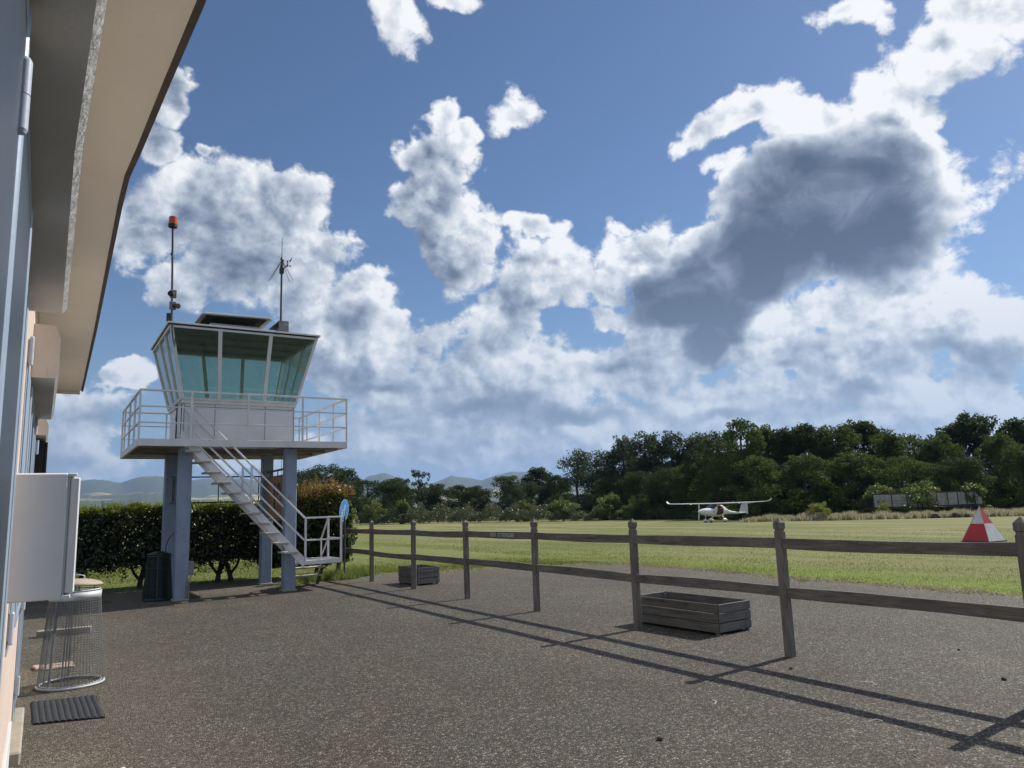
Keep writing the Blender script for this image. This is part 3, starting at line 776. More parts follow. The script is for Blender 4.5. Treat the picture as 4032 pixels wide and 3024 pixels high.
# ground sheet: fine near, coarse far, out to the foot of the hills
def ground():
    def axis(a, n, far):
        t = np.linspace(-1, 1, n)
        return np.sign(t) * (np.abs(t) ** 4) * far + t * a
    xs = axis(120, 121, 14000); ys = axis(140, 121, 14000)
    X, Y = np.meshgrid(xs, ys, indexing='ij')
    Z = gzv(X)
    V = np.stack([X.ravel(), Y.ravel(), Z.ravel()], 1)
    n = 121
    i, j = np.meshgrid(np.arange(n - 1), np.arange(n - 1), indexing='ij')
    a = (i * n + j).ravel()
    F = np.stack([a, a + n, a + n + 1, a + 1], 1)
    o = np_mesh('field', V, F, M['field'])
    o['kind'] = 'structure'


ground()

# gravel apron, an irregular edge against the grass, 4 mm above the field
def apron():
    edge = [(12.55, -30), (12.6, 0), (12.58, 7.8), (12.7, 10.5), (13.0, 12.8), (13.05, 14.3), (12.7, 15.5), (11.9, 16.15), (10.4, 16.75), (8.7, 17.3), (7.6, 17.85), (6.8, 18.35), (5.2, 18.8), (2.5, 19.25), (0.0, 19.6), (-12, 20.2), (-40, 21)]
    pts = []
    for k in range(len(edge) - 1):
        a, b = Vector(edge[k]), Vector(edge[k + 1])
        L = (b - a).length; n = max(1, int(L / 0.12))
        if a.y < -1 or a.x < -1: n = max(1, int(L / 2))
        for i in range(n):
            q = a.lerp(b, i / n)
            nn = Vector((b.y - a.y, a.x - b.x)).normalized()
            q = q + nn * ((random.random() - 0.5) * 0.14 + 0.10 * math.sin(q.y * 1.7 + q.x * 1.1))
            pts.append((q.x, q.y))
    pts.append((-40, 21)); pts.append((-40, -30))
    bm = bmesh.new()
    vs = [bm.verts.new((x, y, gz(x) + 0.004)) for x, y in pts]
    f = bm.faces.new(vs)
    bmesh.ops.triangulate(bm, faces=[f])
    bmesh.ops.recalc_face_normals(bm, faces=bm.faces[:])
    if bm.faces[0].normal.z < 0: bmesh.ops.reverse_faces(bm, faces=bm.faces[:])
    me = bpy.data.meshes.new('gravel_apron'); bm.to_mesh(me); bm.free()
    me.materials.append(M['gravel'])
    o = bpy.data.objects.new('gravel_apron', me); COL.objects.link(o); o['kind'] = 'structure'


apron()


# far hills
def hills():
    def layer(name, pts, d0, d1, jag, seed, base=-10):
        rng = np.random.default_rng(seed)
        azs = np.array([p[0] for p in pts]); els = np.array([p[1] for p in pts])
        na, nr = 420, 26
        A = np.linspace(azs[0], azs[-1], na); E_ = np.interp(A, azs, els)
        for fr, am in ((0.5, 0.03), (1.7, 0.018), (6.0, 0.012), (15.0, 0.008)):
            E_ = E_ + am * jag * np.sin(A * fr * 2.3 + rng.random() * 6) * np.clip(E_ / 2, 0, 1)
        T = np.linspace(0, 1, nr)
        V = []
        for t in T:
            d = d0 + (d1 - d0) * t
            prof = math.sin(min(t / 0.75, 1.0) * math.pi / 2) ** 1.3 if t < 0.75 else 1 - (t - 0.75) / 0.25 * 0.6
            rid = 1 + 0.16 * (np.sin(A * 1.3 + t * 5 + 1) * np.sin(A * 0.53 + t * 3)) * np.clip(1 - t / 0.7, 0, 1)
            hgt = base + (np.tan(np.radians(E_)) * (d0 + (d1 - d0) * 0.75) - base) * prof * rid
            V.append(np.stack([np.sin(np.radians(A)) * d, np.cos(np.radians(A)) * d, hgt], 1))
        V = np.concatenate(V)
        i, j = np.meshgrid(np.arange(nr - 1), np.arange(na - 1), indexing='ij')
        a = (i * na + j).ravel()
        F = np.stack([a, a + 1, a + na + 1, a + na], 1)
        o = np_mesh(name, V, F, M['hill'], smooth=True)
        o['kind'] = 'structure'
    layer('hills', RIDGE, 4200, 9500, 1.0, 3)
    front = [(-14, 0.9), (-6, 1.5), (0, 1.9), (3, 1.55), (6, 1.75), (9, 1.3), (12, 1.5), (16, 1.1), (20, 1.2), (24, 1.0), (28, 1.2), (32, 1.3), (36, 0.9), (42, 0.4)]
    layer('foothills', front, 3000, 5200, 1.6, 5)


RIDGE = [(-25, 2.0), (-12, 2.4)] + RIDGE
hills()


# ================================================================ leaf helpers
def leaf_quads(C, Nrm, size, aspect=0.5, rng=RNG, bend=0.25):
    """rhombus leaves around centres C with main normals Nrm (n,3), size (n,)"""
    n = len(C)
    t = rng.normal(size=(n, 3)); t -= (t * Nrm).sum(1, keepdims=True) * Nrm
    t /= np.linalg.norm(t, axis=1, keepdims=True) + 1e-9
    s = np.cross(Nrm, t)
    L = size[:, None] * 0.5; W = L * aspect
    v0 = C - t * L; v2 = C + t * L
    v1 = C + s * W + Nrm * (L * bend); v3 = C - s * W + Nrm * (L * bend)
    V = np.stack([v0, v1, v2, v3], 1).reshape(-1, 3)
    F = np.arange(4 * n).reshape(-1, 4)
    return V, F


def unit(v): return v / (np.linalg.norm(v, axis=1, keepdims=True) + 1e-9)


def crown_mesh(kind, seed):
    """unit tree: height 1, crown radius about 1 horizontally; returns (V, F, trunk MB, size scale)"""
    rng = np.random.default_rng(seed)
    lob = []
    def add(n_, h0, h1, rf, r0, r1, z0, z1, pw=0.5):
        for _ in range(n_):
            h = rng.uniform(h0, h1); a = rng.uniform(0, 6.28); q = (rng.random() ** pw) * rf(h)
            lob.append((q * math.cos(a), q * math.sin(a), h, rng.uniform(r0, r1), rng.uniform(z0, z1)))
    if kind == 'P':      # poplars: tall dome, some sky between limbs in the middle
        add(30, 0.50, 0.90, lambda h: 0.80 * min(1, (1.04 - h) / 0.36) ** 0.6, 0.20, 0.34, 0.06, 0.10)
        add(26, 0.28, 0.60, lambda h: 0.92, 0.16, 0.28, 0.045, 0.08, 0.4)
        add(26, 0.03, 0.30, lambda h: 0.95, 0.26, 0.42, 0.06, 0.11)
        add(14, 0.88, 0.97, lambda h: 0.45, 0.10, 0.18, 0.03, 0.05)
        n = 12500; sz = (0.020, 0.035)
    elif kind == 'A':    # acacia: feathery sprays down to the ground
        add(52, 0.08, 0.86, lambda h: 1.0 * (1 - max(0, h - 0.5) / 0.62) ** 0.6, 0.20, 0.36, 0.05, 0.085)
        add(30, 0.78, 0.96, lambda h: 0.66 * (1.12 - h) / 0.30, 0.12, 0.22, 0.03, 0.05)
        add(12, 0.02, 0.16, lambda h: 0.95, 0.30, 0.42, 0.06, 0.09)
        n = 11500; sz = (0.020, 0.036)
    elif kind == 'D':
        add(46, 0.06, 0.86, lambda h: 0.92 * (1 - max(0, h - 0.45) / 0.62) ** 0.55, 0.20, 0.36, 0.06, 0.10)
        add(32, 0.74, 0.95, lambda h: 0.72 * (1.16 - h) / 0.36, 0.13, 0.24, 0.035, 0.065)
        n = 13000; sz = (0.021, 0.037)
    elif kind == 'S':    # sparse, half bare
        add(40, 0.36, 0.97, lambda h: 0.95 * (1.15 - abs(h - .66) * 1.3), 0.08, 0.20, 0.02, 0.05, 0.6)
        add(8, 0.05, 0.35, lambda h: 0.6, 0.2, 0.3, 0.05, 0.09)
        n = 4600; sz = (0.022, 0.038)
    elif kind == 'B':    # low leafy bush
        add(24, 0.10, 0.80, lambda h: 0.85 * (1 - max(0, h - 0.5) / 0.6) ** 0.6, 0.2, 0.34, 0.08, 0.14)
        add(14, 0.74, 0.96, lambda h: 0.55, 0.07, 0.14, 0.05, 0.08)
        n = 4200; sz = (0.040, 0.075)
    else:                # R round and dense
        add(46, 0.06, 0.86, lambda h: 0.90 * math.sin(math.pi * min(1, max(0.10, (1.08 - h) / 1.15))) ** 0.5, 0.22, 0.36, 0.07, 0.11)
        add(18, 0.84, 0.95, lambda h: 0.50 * (1.15 - h) / 0.3, 0.12, 0.22, 0.035, 0.06)
        n = 13000; sz = (0.025, 0.043)
    lob = np.array(lob)
    wts = lob[:, 3] ** 2 * lob[:, 4]; wts /= wts.sum()
    idx = rng.choice(len(lob), n, p=wts)
    L = lob[idx]
    d = unit(rng.normal(size=(n, 3)))
    rr = rng.uniform(0.45, 1.12, n) ** 0.7
    C = np.stack([L[:, 0] + d[:, 0] * L[:, 3] * rr, L[:, 1] + d[:, 1] * L[:, 3] * rr, L[:, 2] + d[:, 2] * L[:, 4] * rr], 1)
    C[:, 2] = np.clip(C[:, 2], 0.01, 1.03)
    nr = unit(d * 0.7 + rng.normal(size=(n, 3)) * 0.8 + np.array([0, 0, 0.25]))
    return C, nr, rng.uniform(sz[0], sz[1], n), lob


CROWN_PROTO = {}
TRUNK_PROTO = {}
KIND_MAT = {'P': 'leaf_poplar', 'A': 'leaf_acacia', 'D': 'leaf_dark', 'R': 'leaf_round', 'S': 'leaf_round', 'B': 'leaf_light', 'Y': 'leaf_yellow'}


def tree_meshes(kind, var, hgt, rad):
    """crown and trunk mesh built at true size, so leaf size does not stretch"""
    key = (kind, var, round(hgt / 2.5), round(rad * 1.0))
    if key in CROWN_PROTO: return CROWN_PROTO[key], key
    H = hgt; W = rad
    C, nr, sz, lob = crown_mesh('B' if kind == 'Y' else kind, hash(key[1:]) % 1000 + ord(kind) * 7)
    C = C * np.array([W, W, H])
    s = sz * H * 0.95
    V, F = leaf_quads(C, nr, s, 0.62, np.random.default_rng(var + 5))
    me = np_mesh('crown', V, F, M[KIND_MAT[kind]])
    mesh_c = me.data; bpy.data.objects.remove(me)
    mb = MB()
    r0 = 0.022 * H
    wob = [(0, 0, -0.15), (0.03 * W, 0.02 * W, H * .22), (-0.03 * W, 0.02 * W, H * .45), (0.02 * W, -0.03 * W, H * .72), (0.0, 0.0, H * .92)]
    mb.tube(wob, [r0 * 1.3, r0, r0 * .8, r0 * .5, r0 * .2], 7)
    rr = random.Random(var)
    order = sorted(range(len(lob)), key=lambda i: -lob[i][3])[:14]
    for i in order:
        x, y, z = lob[i][0] * W, lob[i][1] * W, lob[i][2] * H
        zb = max(H * 0.12, z - H * 0.26 - rr.random() * H * .08)
        mb.tube([(0, 0, zb), (x * .45, y * .45, zb + (z - zb) * .45), (x * .95, y * .95, z)], [r0 * .5, r0 * .3, r0 * .1], 5)
    t = mb.build('trunk', M['bark']); mesh_t = t.data; bpy.data.objects.remove(t)
    CROWN_PROTO[key] = (mesh_c, mesh_t, H, W)
    return CROWN_PROTO[key], key


def plant(name, kind, x, y, hgt, rad, label, cat, group=None, var=None):
    var = random.randrange(3) if var is None else var
    (mc, mt, H, W), _ = tree_meshes(kind, var, hgt, rad)
    t = thing(name, (x, y, gz(x) - 0.05), label, cat, group, rz=random.uniform(0, 6.28))
    t.scale = (rad / W, rad / W, hgt / H)
    for nm, me in (('crown', mc), ('trunk', mt)):
        o = bpy.data.objects.new(nm, me); COL.objects.link(o); o.parent = t
    return t


# ================================================================ TREES
TREE_LABELS = [
    'dark dense tree nearest the tower leg, left of the three behind the red-tipped bush',
    'tallest rounded tree of the three behind the red-tipped bush',
    'right one of the three rounded trees behind the red-tipped bush',
    'low rounded tree just right of the clump behind the bush, below the first blue hilltop',
    'dark pointed tree standing left of the sparse half-bare tree',
    'sparse half-bare tree with open crown standing against the pale sky and hills',
    'small rounded tree close behind the half-bare tree, on its left',
    'low rounded tree just right of the half-bare tree',
    'low tree under the dip between the two blue hilltops',
    'low tree in front of the right-hand blue hilltop',
    'broad rounded tree rising above the bramble bank under the highest blue hill',
    'small tree tucked between the broad rounded tree and the pointed one',
    'pointed round tree sticking up alone where the hills end',
    'small round tree at the left foot of the first tall poplar',
    'leftmost poplar, where the tall wood begins',
    'second poplar from the left with sky showing through its limbs',
    'poplar on the step where the tall wood rises',
    'poplar with many gaps of sky between its limbs, right of the step',
    'poplar second from the right of the row',
    'rightmost poplar of the row, above the left wing of the airplane',
    'airy acacia rising just behind the airplane propeller',
    'tall acacia with ragged top above the airplane cockpit',
    'acacia above the airplane tail',
    'dark tree behind the wood edge right of the airplane tail',
    'dark rounded tree above the small yellow-green bush',
    'broad acacia with bright sprays left of the old trailer',
    'tall dark tree above the left end of the old trailer',
    'acacia above the middle of the old trailer',
    'acacia above the right part of the old trailer',
    'narrow acacia above the right end of the old trailer',
    'dark tree peeping out between the acacias and the tallest tree on the right',
    'tallest dark tree with billowing top above the red and white marker',
    'acacia behind the tip of the red and white marker',
    'tall dark tree at the right edge of the picture',
    'low acacia at the right edge of the picture',
    'low acacia in front of the poplars, behind the left wing tip',
    'low acacia behind the airplane nose',
    'low acacia right behind the airplane tail',
    'low acacia behind the small yellow-green bush',
    'low acacia hanging over the left end of the old trailer',
    'low acacia hanging over the right half of the old trailer',
    'low dark tree right of the old trailer',
    'low dark tree below the fifth poplar',
    'low dark tree below the third poplar',
    'low dark tree below the second poplar',
]
for i, (k, x, y, h, r_) in enumerate(TREES):
    nm = {'P': 'poplar_tree', 'A': 'acacia_tree', 'D': 'broadleaf_tree', 'R': 'broadleaf_tree', 'S': 'broadleaf_tree'}[k]
    grow = 1.30 if k != 'S' else 1.05
    plant(nm, k, x, y, h * 1.045, r_ * grow, TREE_LABELS[i], 'tree', 'trees along the far edge of the field')
# second row deep in the wood
back = [(51, 118, 7.5, 4), (57, 116, 6, 4), (63, 112, 5.5, 4), (69, 108, 6, 4), (75, 104, 6, 4), (79, 96, 8, 4), (80, 89, 9, 4), (81, 81, 9, 4), (80, 74, 9.5, 4), (80, 67, 9, 4), (79, 61, 9, 4), (81, 55, 8.5, 4), (84, 50, 8, 4), (88, 46, 7.5, 3.5), (92, 40, 8, 4), (94, 36, 8, 4), (86, 31, 7.5, 4), (38, 124, 7.5, 4), (34, 118, 6, 4), (84, 26, 8, 4)]
for x, y, h, r_ in back:
    plant('broadleaf_tree', 'D', x, y, h, r_, 'dark tree deep in the wood, only glimpsed between the trees of the front row', 'tree', 'dark trees deep in the wood behind the front row', var=random.randrange(3))
BUSH_LABELS = [
    'bright green young bush at the field edge below the half-bare tree',
    'small light green bush on the bramble bank, left of the three bright ones',
    'light green bush standing up from the bramble bank, left of the pair behind the field',
    'biggest bright bush on the bramble bank, left of the airplane',
    'bright bush on the bank nearest the left wing tip of the airplane',
    'small round yellow-green bush alone in the dry grass between airplane and trailer',
    'bright leafy sapling overhanging the top of the trailer at its left half',
    'bright leafy sapling spilling over the gap in the middle of the trailer',
    'light green bush behind the airplane tail',
    'light green bush right of the trailer',
    'dull green bush at the left end of the bramble bank',
    'small green bush growing against the left part of the trailer',
]
for i, (k, x, y, h, r_) in enumerate(BUSHES):
    if i in (6, 7): x, y = x - 2.2, y - 1.4
    plant('bush', k, x, y, h, r_ * 1.15, BUSH_LABELS[i], 'bush', 'light green bushes along the field edge', var=i % 3)


# bramble bank: one tangled mass
def bank():
    P = np.array(BANK)
    n = 26000
    t = RNG.uniform(0, len(P) - 1.001, n); i = t.astype(int); f = t - i
    base = P[i] * (1 - f)[:, None] + P[i + 1] * f[:, None]
    H = base[:, 2] * (0.62 + 0.22 * np.sin(t * 9.0) + 0.14 * np.sin(t * 23 + 1) + 0.10 * np.sin(t * 51))
    off = RNG.uniform(0, 1, n)
    # rounded cross-section about 5 m deep
    dpt = off * 5.0
    hh = H * np.sqrt(np.clip(1 - (np.abs(dpt - 2.5) / 2.7) ** 2.2, 0.02, 1))
    z = hh * RNG.uniform(0.0, 1.0, n) ** 0.35
    dirx = unit(np.array([[0.68, 0.73, 0.0]]))
    C = np.stack([base[:, 0] + dirx[0, 0] * dpt, base[:, 1] + dirx[0, 1] * dpt, gzv(base[:, 0]) + z], 1)
    C += RNG.normal(size=C.shape) * 0.10
    nr = unit(RNG.normal(size=(n, 3)) + np.array([-0.4, -0.4, 0.5]))
    V, F = leaf_quads(C, nr, RNG.uniform(0.14, 0.30, n), 0.6)
    o = np_mesh('bramble_bank', V, F, M['leaf_bramble'])
    tag(o, 'tangled bramble bank running along the far edge of the mown field', 'brambles', kind='stuff')


bank()


def blades(name, X, Y, Z, hgt, wid, mat, lean=0.35, rng=RNG):
    n = len(X)
    a = rng.uniform(0, 2 * np.pi, n)
    dx, dy = np.cos(a) * wid, np.sin(a) * wid
    l = rng.normal(size=(n, 2)) * lean * hgt[:, None]
    v0 = np.stack([X - dx, Y - dy, Z], 1); v1 = np.stack([X + dx, Y + dy, Z], 1)
    v2 = np.stack([X + l[:, 0], Y + l[:, 1], Z + hgt], 1)
    V = np.stack([v0, v1, v2], 1).reshape(-1, 3)
    F = np.arange(3 * n).reshape(-1, 3)
    return np_mesh(name, V, F, mat)


# tall dry grass strip in front of the wood
def dry():
    P = np.array(DRY); P[0, 2] = 0.75; n = 30000
    t = RNG.uniform(-0.4, len(P) - 1.001, n); i = np.clip(t.astype(int), 0, len(P) - 2); f = t - i
    base = P[i] * (1 - f)[:, None] + P[i + 1] * f[:, None]
    dpt = RNG.uniform(0, 6, n)
    X = base[:, 0] + dpt * 0.8 + RNG.normal(size=n) * .3; Y = base[:, 1] + dpt * 0.5
    hgt = base[:, 2] * 0.85 * RNG.uniform(0.25, 1.0, n) * (0.8 + 0.3 * np.sin(t * 13) * np.sin(t * 5.3 + 1))
    o = blades('dry_grass', X, Y, gzv(X), hgt, RNG.uniform(0.03, 0.07, n), M['dry_blade'], 0.22)
    tag(o, 'tall pale dry grass standing in front of the wood and the trailer', 'dry grass', kind='stuff')


dry()


# living grass along the apron edge and on the near field
def grass():
    n = 170000
    X = 12.4 + RNG.random(n) ** 1.8 * 26; Y = RNG.uniform(-2, 40, n)
    k = ((Y < 15.5) | (X > 13.2)) & (RNG.random(n) < np.exp(-np.maximum(0, Y - 12) / 11))
    n2 = 30000
    X2 = RNG.uniform(6.3, 13.0, n2)
    edge = np.interp(X2, [6.6, 7.6, 8.7, 10.4, 11.9, 13], [18.5, 17.95, 17.4, 16.85, 16.25, 14.6])
    Y2 = edge + RNG.exponential(1.3, n2) - .05
    k2 = Y2 > edge + RNG.normal(size=n2) * 0.12
    n3 = 26000
    X3 = RNG.uniform(-4, 7, n3); Y3 = RNG.uniform(19.2, 27, n3); k3 = Y3 > np.interp(X3, [0, 2.5, 5.2, 6.8], [19.7, 19.35, 18.9, 18.45]) + RNG.normal(size=n3) * .12
    X = np.concatenate([X[k], X2[k2], X3[k3]]); Y = np.concatenate([Y[k], Y2[k2], Y3[k3]])
    e = np.where(Y < 15, X - 12.7, 1.0)
    keep = e > RNG.normal(size=len(X)) * 0.13
    X, Y = X[keep], Y[keep]
    patch = 0.7 + 0.4 * np.sin(X * 1.9 + 2 * np.sin(Y * .7)) * np.sin(Y * 1.3 + X * .4)
    hgt = RNG.uniform(0.02, 0.055, len(X)) * np.clip(patch, .4, 1.2) * np.interp(X, [12.5, 15, 17, 30], [1.25, 1.1, 0.75, 0.6])
    o = blades('grass', X, Y, gzv(X), hgt, np.interp(np.hypot(X, Y), [12, 35], [0.004, 0.012]), M['grass_blade'], 0.5)
    tag(o, 'short green grass blades growing along the edge of the gravel', 'grass', kind='stuff')


grass()


# dead stalks and crumbs along the gravel edge
def edge_litter():
    rng = np.random.default_rng(9)
    E_ = np.array([(12.6, -3), (12.58, 7.8), (12.7, 10.5), (13.0, 12.8), (13.05, 14.3), (12.7, 15.5), (11.9, 16.15), (10.4, 16.75), (8.7, 17.3), (7.6, 17.85), (6.8, 18.35)])
    seg = np.linalg.norm(np.diff(E_, axis=0), axis=1); cum = np.concatenate([[0], np.cumsum(seg)])
    n = 16000; t = rng.uniform(0, cum[-1], n)
    X = np.interp(t, cum, E_[:, 0]) + rng.normal(size=n) * .16 - .10; Y = np.interp(t, cum, E_[:, 1]) + rng.normal(size=n) * .16 - .05
    k = np.sin(t * 2.1) + np.sin(t * 5.3 + 1) + rng.normal(size=n) * .8 > -.3
    X, Y = X[k], Y[k]
    o = blades('dry_stalks', X, Y, gzv(X) + .004, rng.uniform(.012, .05, len(X)), rng.uniform(.008, .02, len(X)), M['dry_blade'], 1.2, rng)
    tag(o, 'dead stalks and dry moss along the border between gravel and grass', 'dry stalks', kind='stuff')


edge_litter()


# loose light chips and crumbs on the gravel
def chips():
    n = 60000
    r = 2.6 + RNG.random(n) ** 0.8 * 14; a = RNG.uniform(R(-6), R(78), n)
    X = np.sin(a) * r; Y = np.cos(a) * r
    k = (X > -0.05) & (X < 12.4)
    X, Y = X[k], Y[k]; n = len(X)
    C = np.stack([X, Y, np.full(n, 0.007)], 1)
    s = RNG.uniform(0.002, 0.0058, n) * (1 + (RNG.random(n) > .97) * .9) * np.interp(r[k], [3, 16], [0.9, 1.5])
    ang = RNG.uniform(0, 6.28, n)
    cs, sn = np.cos(ang), np.sin(ang)
    base = np.array([[1, 0, 0], [0, .6, 0], [-1, 0, 0], [0, -.6, 0], [0, 0, .6]])
    B_ = np.repeat(base[None], n, 0) * s[:, None, None]
    B_[:, :, 2] *= RNG.uniform(.5, 1.2, (n, 1))
    x = B_[:, :, 0] * cs[:, None] - B_[:, :, 1] * sn[:, None]; y = B_[:, :, 0] * sn[:, None] + B_[:, :, 1] * cs[:, None]
    V = np.stack([x + C[:, None, 0], y + C[:, None, 1], B_[:, :, 2] + C[:, None, 2]], 2).reshape(-1, 3)
    i = np.arange(n)[:, None] * 5
    F = np.concatenate([i + np.array([[0, 1, 4]]), i + np.array([[1, 2, 4]]), i + np.array([[2, 3, 4]]), i + np.array([[3, 0, 4]])])
    m, b, p, o = new_mat('stone_chip')
    g = b.node('ShaderNodeNewGeometry')
    b.put(p.inputs['Base Color'], b.ramp(g.outputs['Random Per Island'], [(0, (0.03, 0.026, 0.020)), (0.5, (0.080, 0.068, 0.054)), (0.85, (0.16, 0.142, 0.115)), (0.965, (0.28, 0.26, 0.22)), (1, (0.50, 0.48, 0.43))]))
    p.inputs['Roughness'].default_value = 0.6
    o = np_mesh('stone_chips', V, F, m)
    tag(o, 'loose pale stone chips scattered over the gravel', 'stone chips', kind='stuff')


chips()


# ================================================================ HEDGE
def shoot_mesh(mb_c, x, y, z, hgt, n, rng, spread=0.06, lsz=0.08):
    """upright shoot: leaves in whorls; returns leaf centres, normals, sizes"""
    C, N_, S_ = [], [], []
    for k in range(n):
        t = (k + rng.random()) / n
        a = rng.uniform(0, 6.28); el_ = rng.uniform(0.2, 0.9)
        C.append((x + math.cos(a) * spread * (1 - .4 * t), y + math.sin(a) * spread * (1 - .4 * t), z + hgt * t))
        N_.append((math.cos(a) * -0.5, math.sin(a) * -0.5, 0.7)); S_.append(lsz * (1 - .35 * t) * rng.uniform(.8, 1.2))
    return C, N_, S_


def leafy_box(n, x0, x1, y0, y1, z0, z1, rng, thick=0.16, top=0.45):
    """leaf centres in a shell of a clipped hedge with uneven surface"""
    side = rng.random(n)
    u = rng.random(n); v = rng.random(n); d = rng.random(n) ** 1.5 * thick
    Lx, Ly, Lz = x1 - x0, y1 - y0, z1 - z0
    areas = np.array([Lx * Lz, Lx * Lz * .6, Lx * Ly * 1.8, Ly * Lz, Ly * Lz, Lx * Ly * .5]); areas /= areas.sum()
    f = rng.choice(6, n, p=areas)
    C = np.zeros((n, 3)); N_ = np.zeros((n, 3))
    def setf(k, c, nn):
        m = f == k
        C[m] = c[m]; N_[m] = nn
    X = x0 + u * Lx; Yv = y0 + v * Ly; Z = z0 + v * Lz
    wob = 0.07 * np.sin(X * 4.1 + Z * 3) + 0.05 * np.sin(X * 9.3 - Z * 7)
    setf(0, np.stack([X, y0 + d + wob, Z], 1), (0, -1, 0.25)); setf(1, np.stack([X, y1 - d + wob, Z], 1), (0, 1, .25))
    wt = 0.06 * np.sin(X * 3.3 + 1) + 0.05 * np.sin(X * 7.7)
    setf(2, np.stack([X, Yv, z1 - d + wt], 1), (0, 0, 1))
    Yu = y0 + u * Ly
    setf(3, np.stack([x0 + d + 0 * u, Yu, Z], 1), (-1, 0, .25)); setf(4, np.stack([x1 - d + wob, Yu, Z], 1), (1, 0, .25))
    setf(5, np.stack([X, Yv, z0 + d * 1.5 + wt], 1), (0, 0, -1))
    N_ = unit(N_ + rng.normal(size=(n, 3)) * 0.55)
    return C, N_


def hedge():
    rng = np.random.default_rng(11)
    t = thing('hedge', (0.8, 19.6, 0), 'long clipped dark green laurel hedge with bare trunks running behind the control tower', 'hedge')
    org = np.array([0.8, 19.6, 0])
    C, N_ = leafy_box(52000, -4.0, 5.2, 19.0, 20.3, 0.48, 1.86, rng, 0.22)
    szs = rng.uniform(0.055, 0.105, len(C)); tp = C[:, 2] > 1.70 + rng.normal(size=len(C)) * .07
    V, F = leaf_quads((C - org)[~tp], N_[~tp], szs[~tp], 0.42, rng)
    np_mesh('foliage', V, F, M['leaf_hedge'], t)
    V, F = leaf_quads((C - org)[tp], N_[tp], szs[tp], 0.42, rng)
    np_mesh('young_lit_leaves', V, F, M['leaf_hedge_top'], t)
    # loose shoots on top and hanging leaves below
    Cs, Ns, Ss = [], [], []
    for i in range(560):
        x = rng.uniform(-4, 5.2); y = rng.uniform(19.0, 20.2); hh = rng.uniform(0.06, 0.20) * (2.2 if rng.random() > .975 else 1)
        c, n_, s_ = shoot_mesh(None, x, y, 1.80, hh, int(6 + hh * 40), rng, 0.05)
        Cs += c; Ns += n_; Ss += s_
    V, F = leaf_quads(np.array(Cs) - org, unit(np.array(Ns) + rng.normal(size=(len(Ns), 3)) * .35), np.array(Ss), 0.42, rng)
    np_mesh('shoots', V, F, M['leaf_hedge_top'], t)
    Cs, Ns, Ss = [], [], []
    for i in range(260):
        x = rng.uniform(-4, 5.6); y = rng.uniform(19.0, 20.2); hh = rng.uniform(0.08, 0.34)
        c, n_, s_ = shoot_mesh(None, x, y, 0.50 - hh, hh + .05, int(5 + hh * 20), rng, 0.07)
        Cs += c; Ns += n_; Ss += s_
    V, F = leaf_quads(np.array(Cs) - org, unit(np.array(Ns) + rng.normal(size=(len(Ns), 3)) * .35), np.array(Ss), 0.42, rng)
    o = np_mesh('hanging_leaves', V, F, M['leaf_hedge'], t)
    # twiggy dark inside, so daylight only glints through
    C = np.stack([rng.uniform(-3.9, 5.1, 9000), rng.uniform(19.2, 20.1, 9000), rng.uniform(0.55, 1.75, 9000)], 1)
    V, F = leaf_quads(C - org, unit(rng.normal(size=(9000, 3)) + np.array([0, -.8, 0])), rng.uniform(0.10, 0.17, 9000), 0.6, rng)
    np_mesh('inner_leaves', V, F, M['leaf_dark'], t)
    for x in (-3.1, -1.7, -0.4, 0.72, 2.02, 2.62, 3.75, 4.05, 5.0):
        mb = MB()
        yy = 19.55 + rng.uniform(-.15, .15)
        lean = rng.uniform(-.12, .12)
        mb.tube([(x, yy, -0.05), (x + lean * .3, yy, 0.18), (x + lean, yy + .03, 0.42), (x + lean * 1.6, yy, 0.9)], [0.075, 0.055, 0.045, 0.03], 8)
        for s in (-1, 1):
            mb.tube([(x + lean * .4, yy, 0.16), (x + s * .13, yy + .04 * s, 0.36), (x + s * .26, yy + .08 * s, 0.68)], [0.04, 0.032, 0.022], 6)
        mb.build('trunk', M['bark'], t)


hedge()


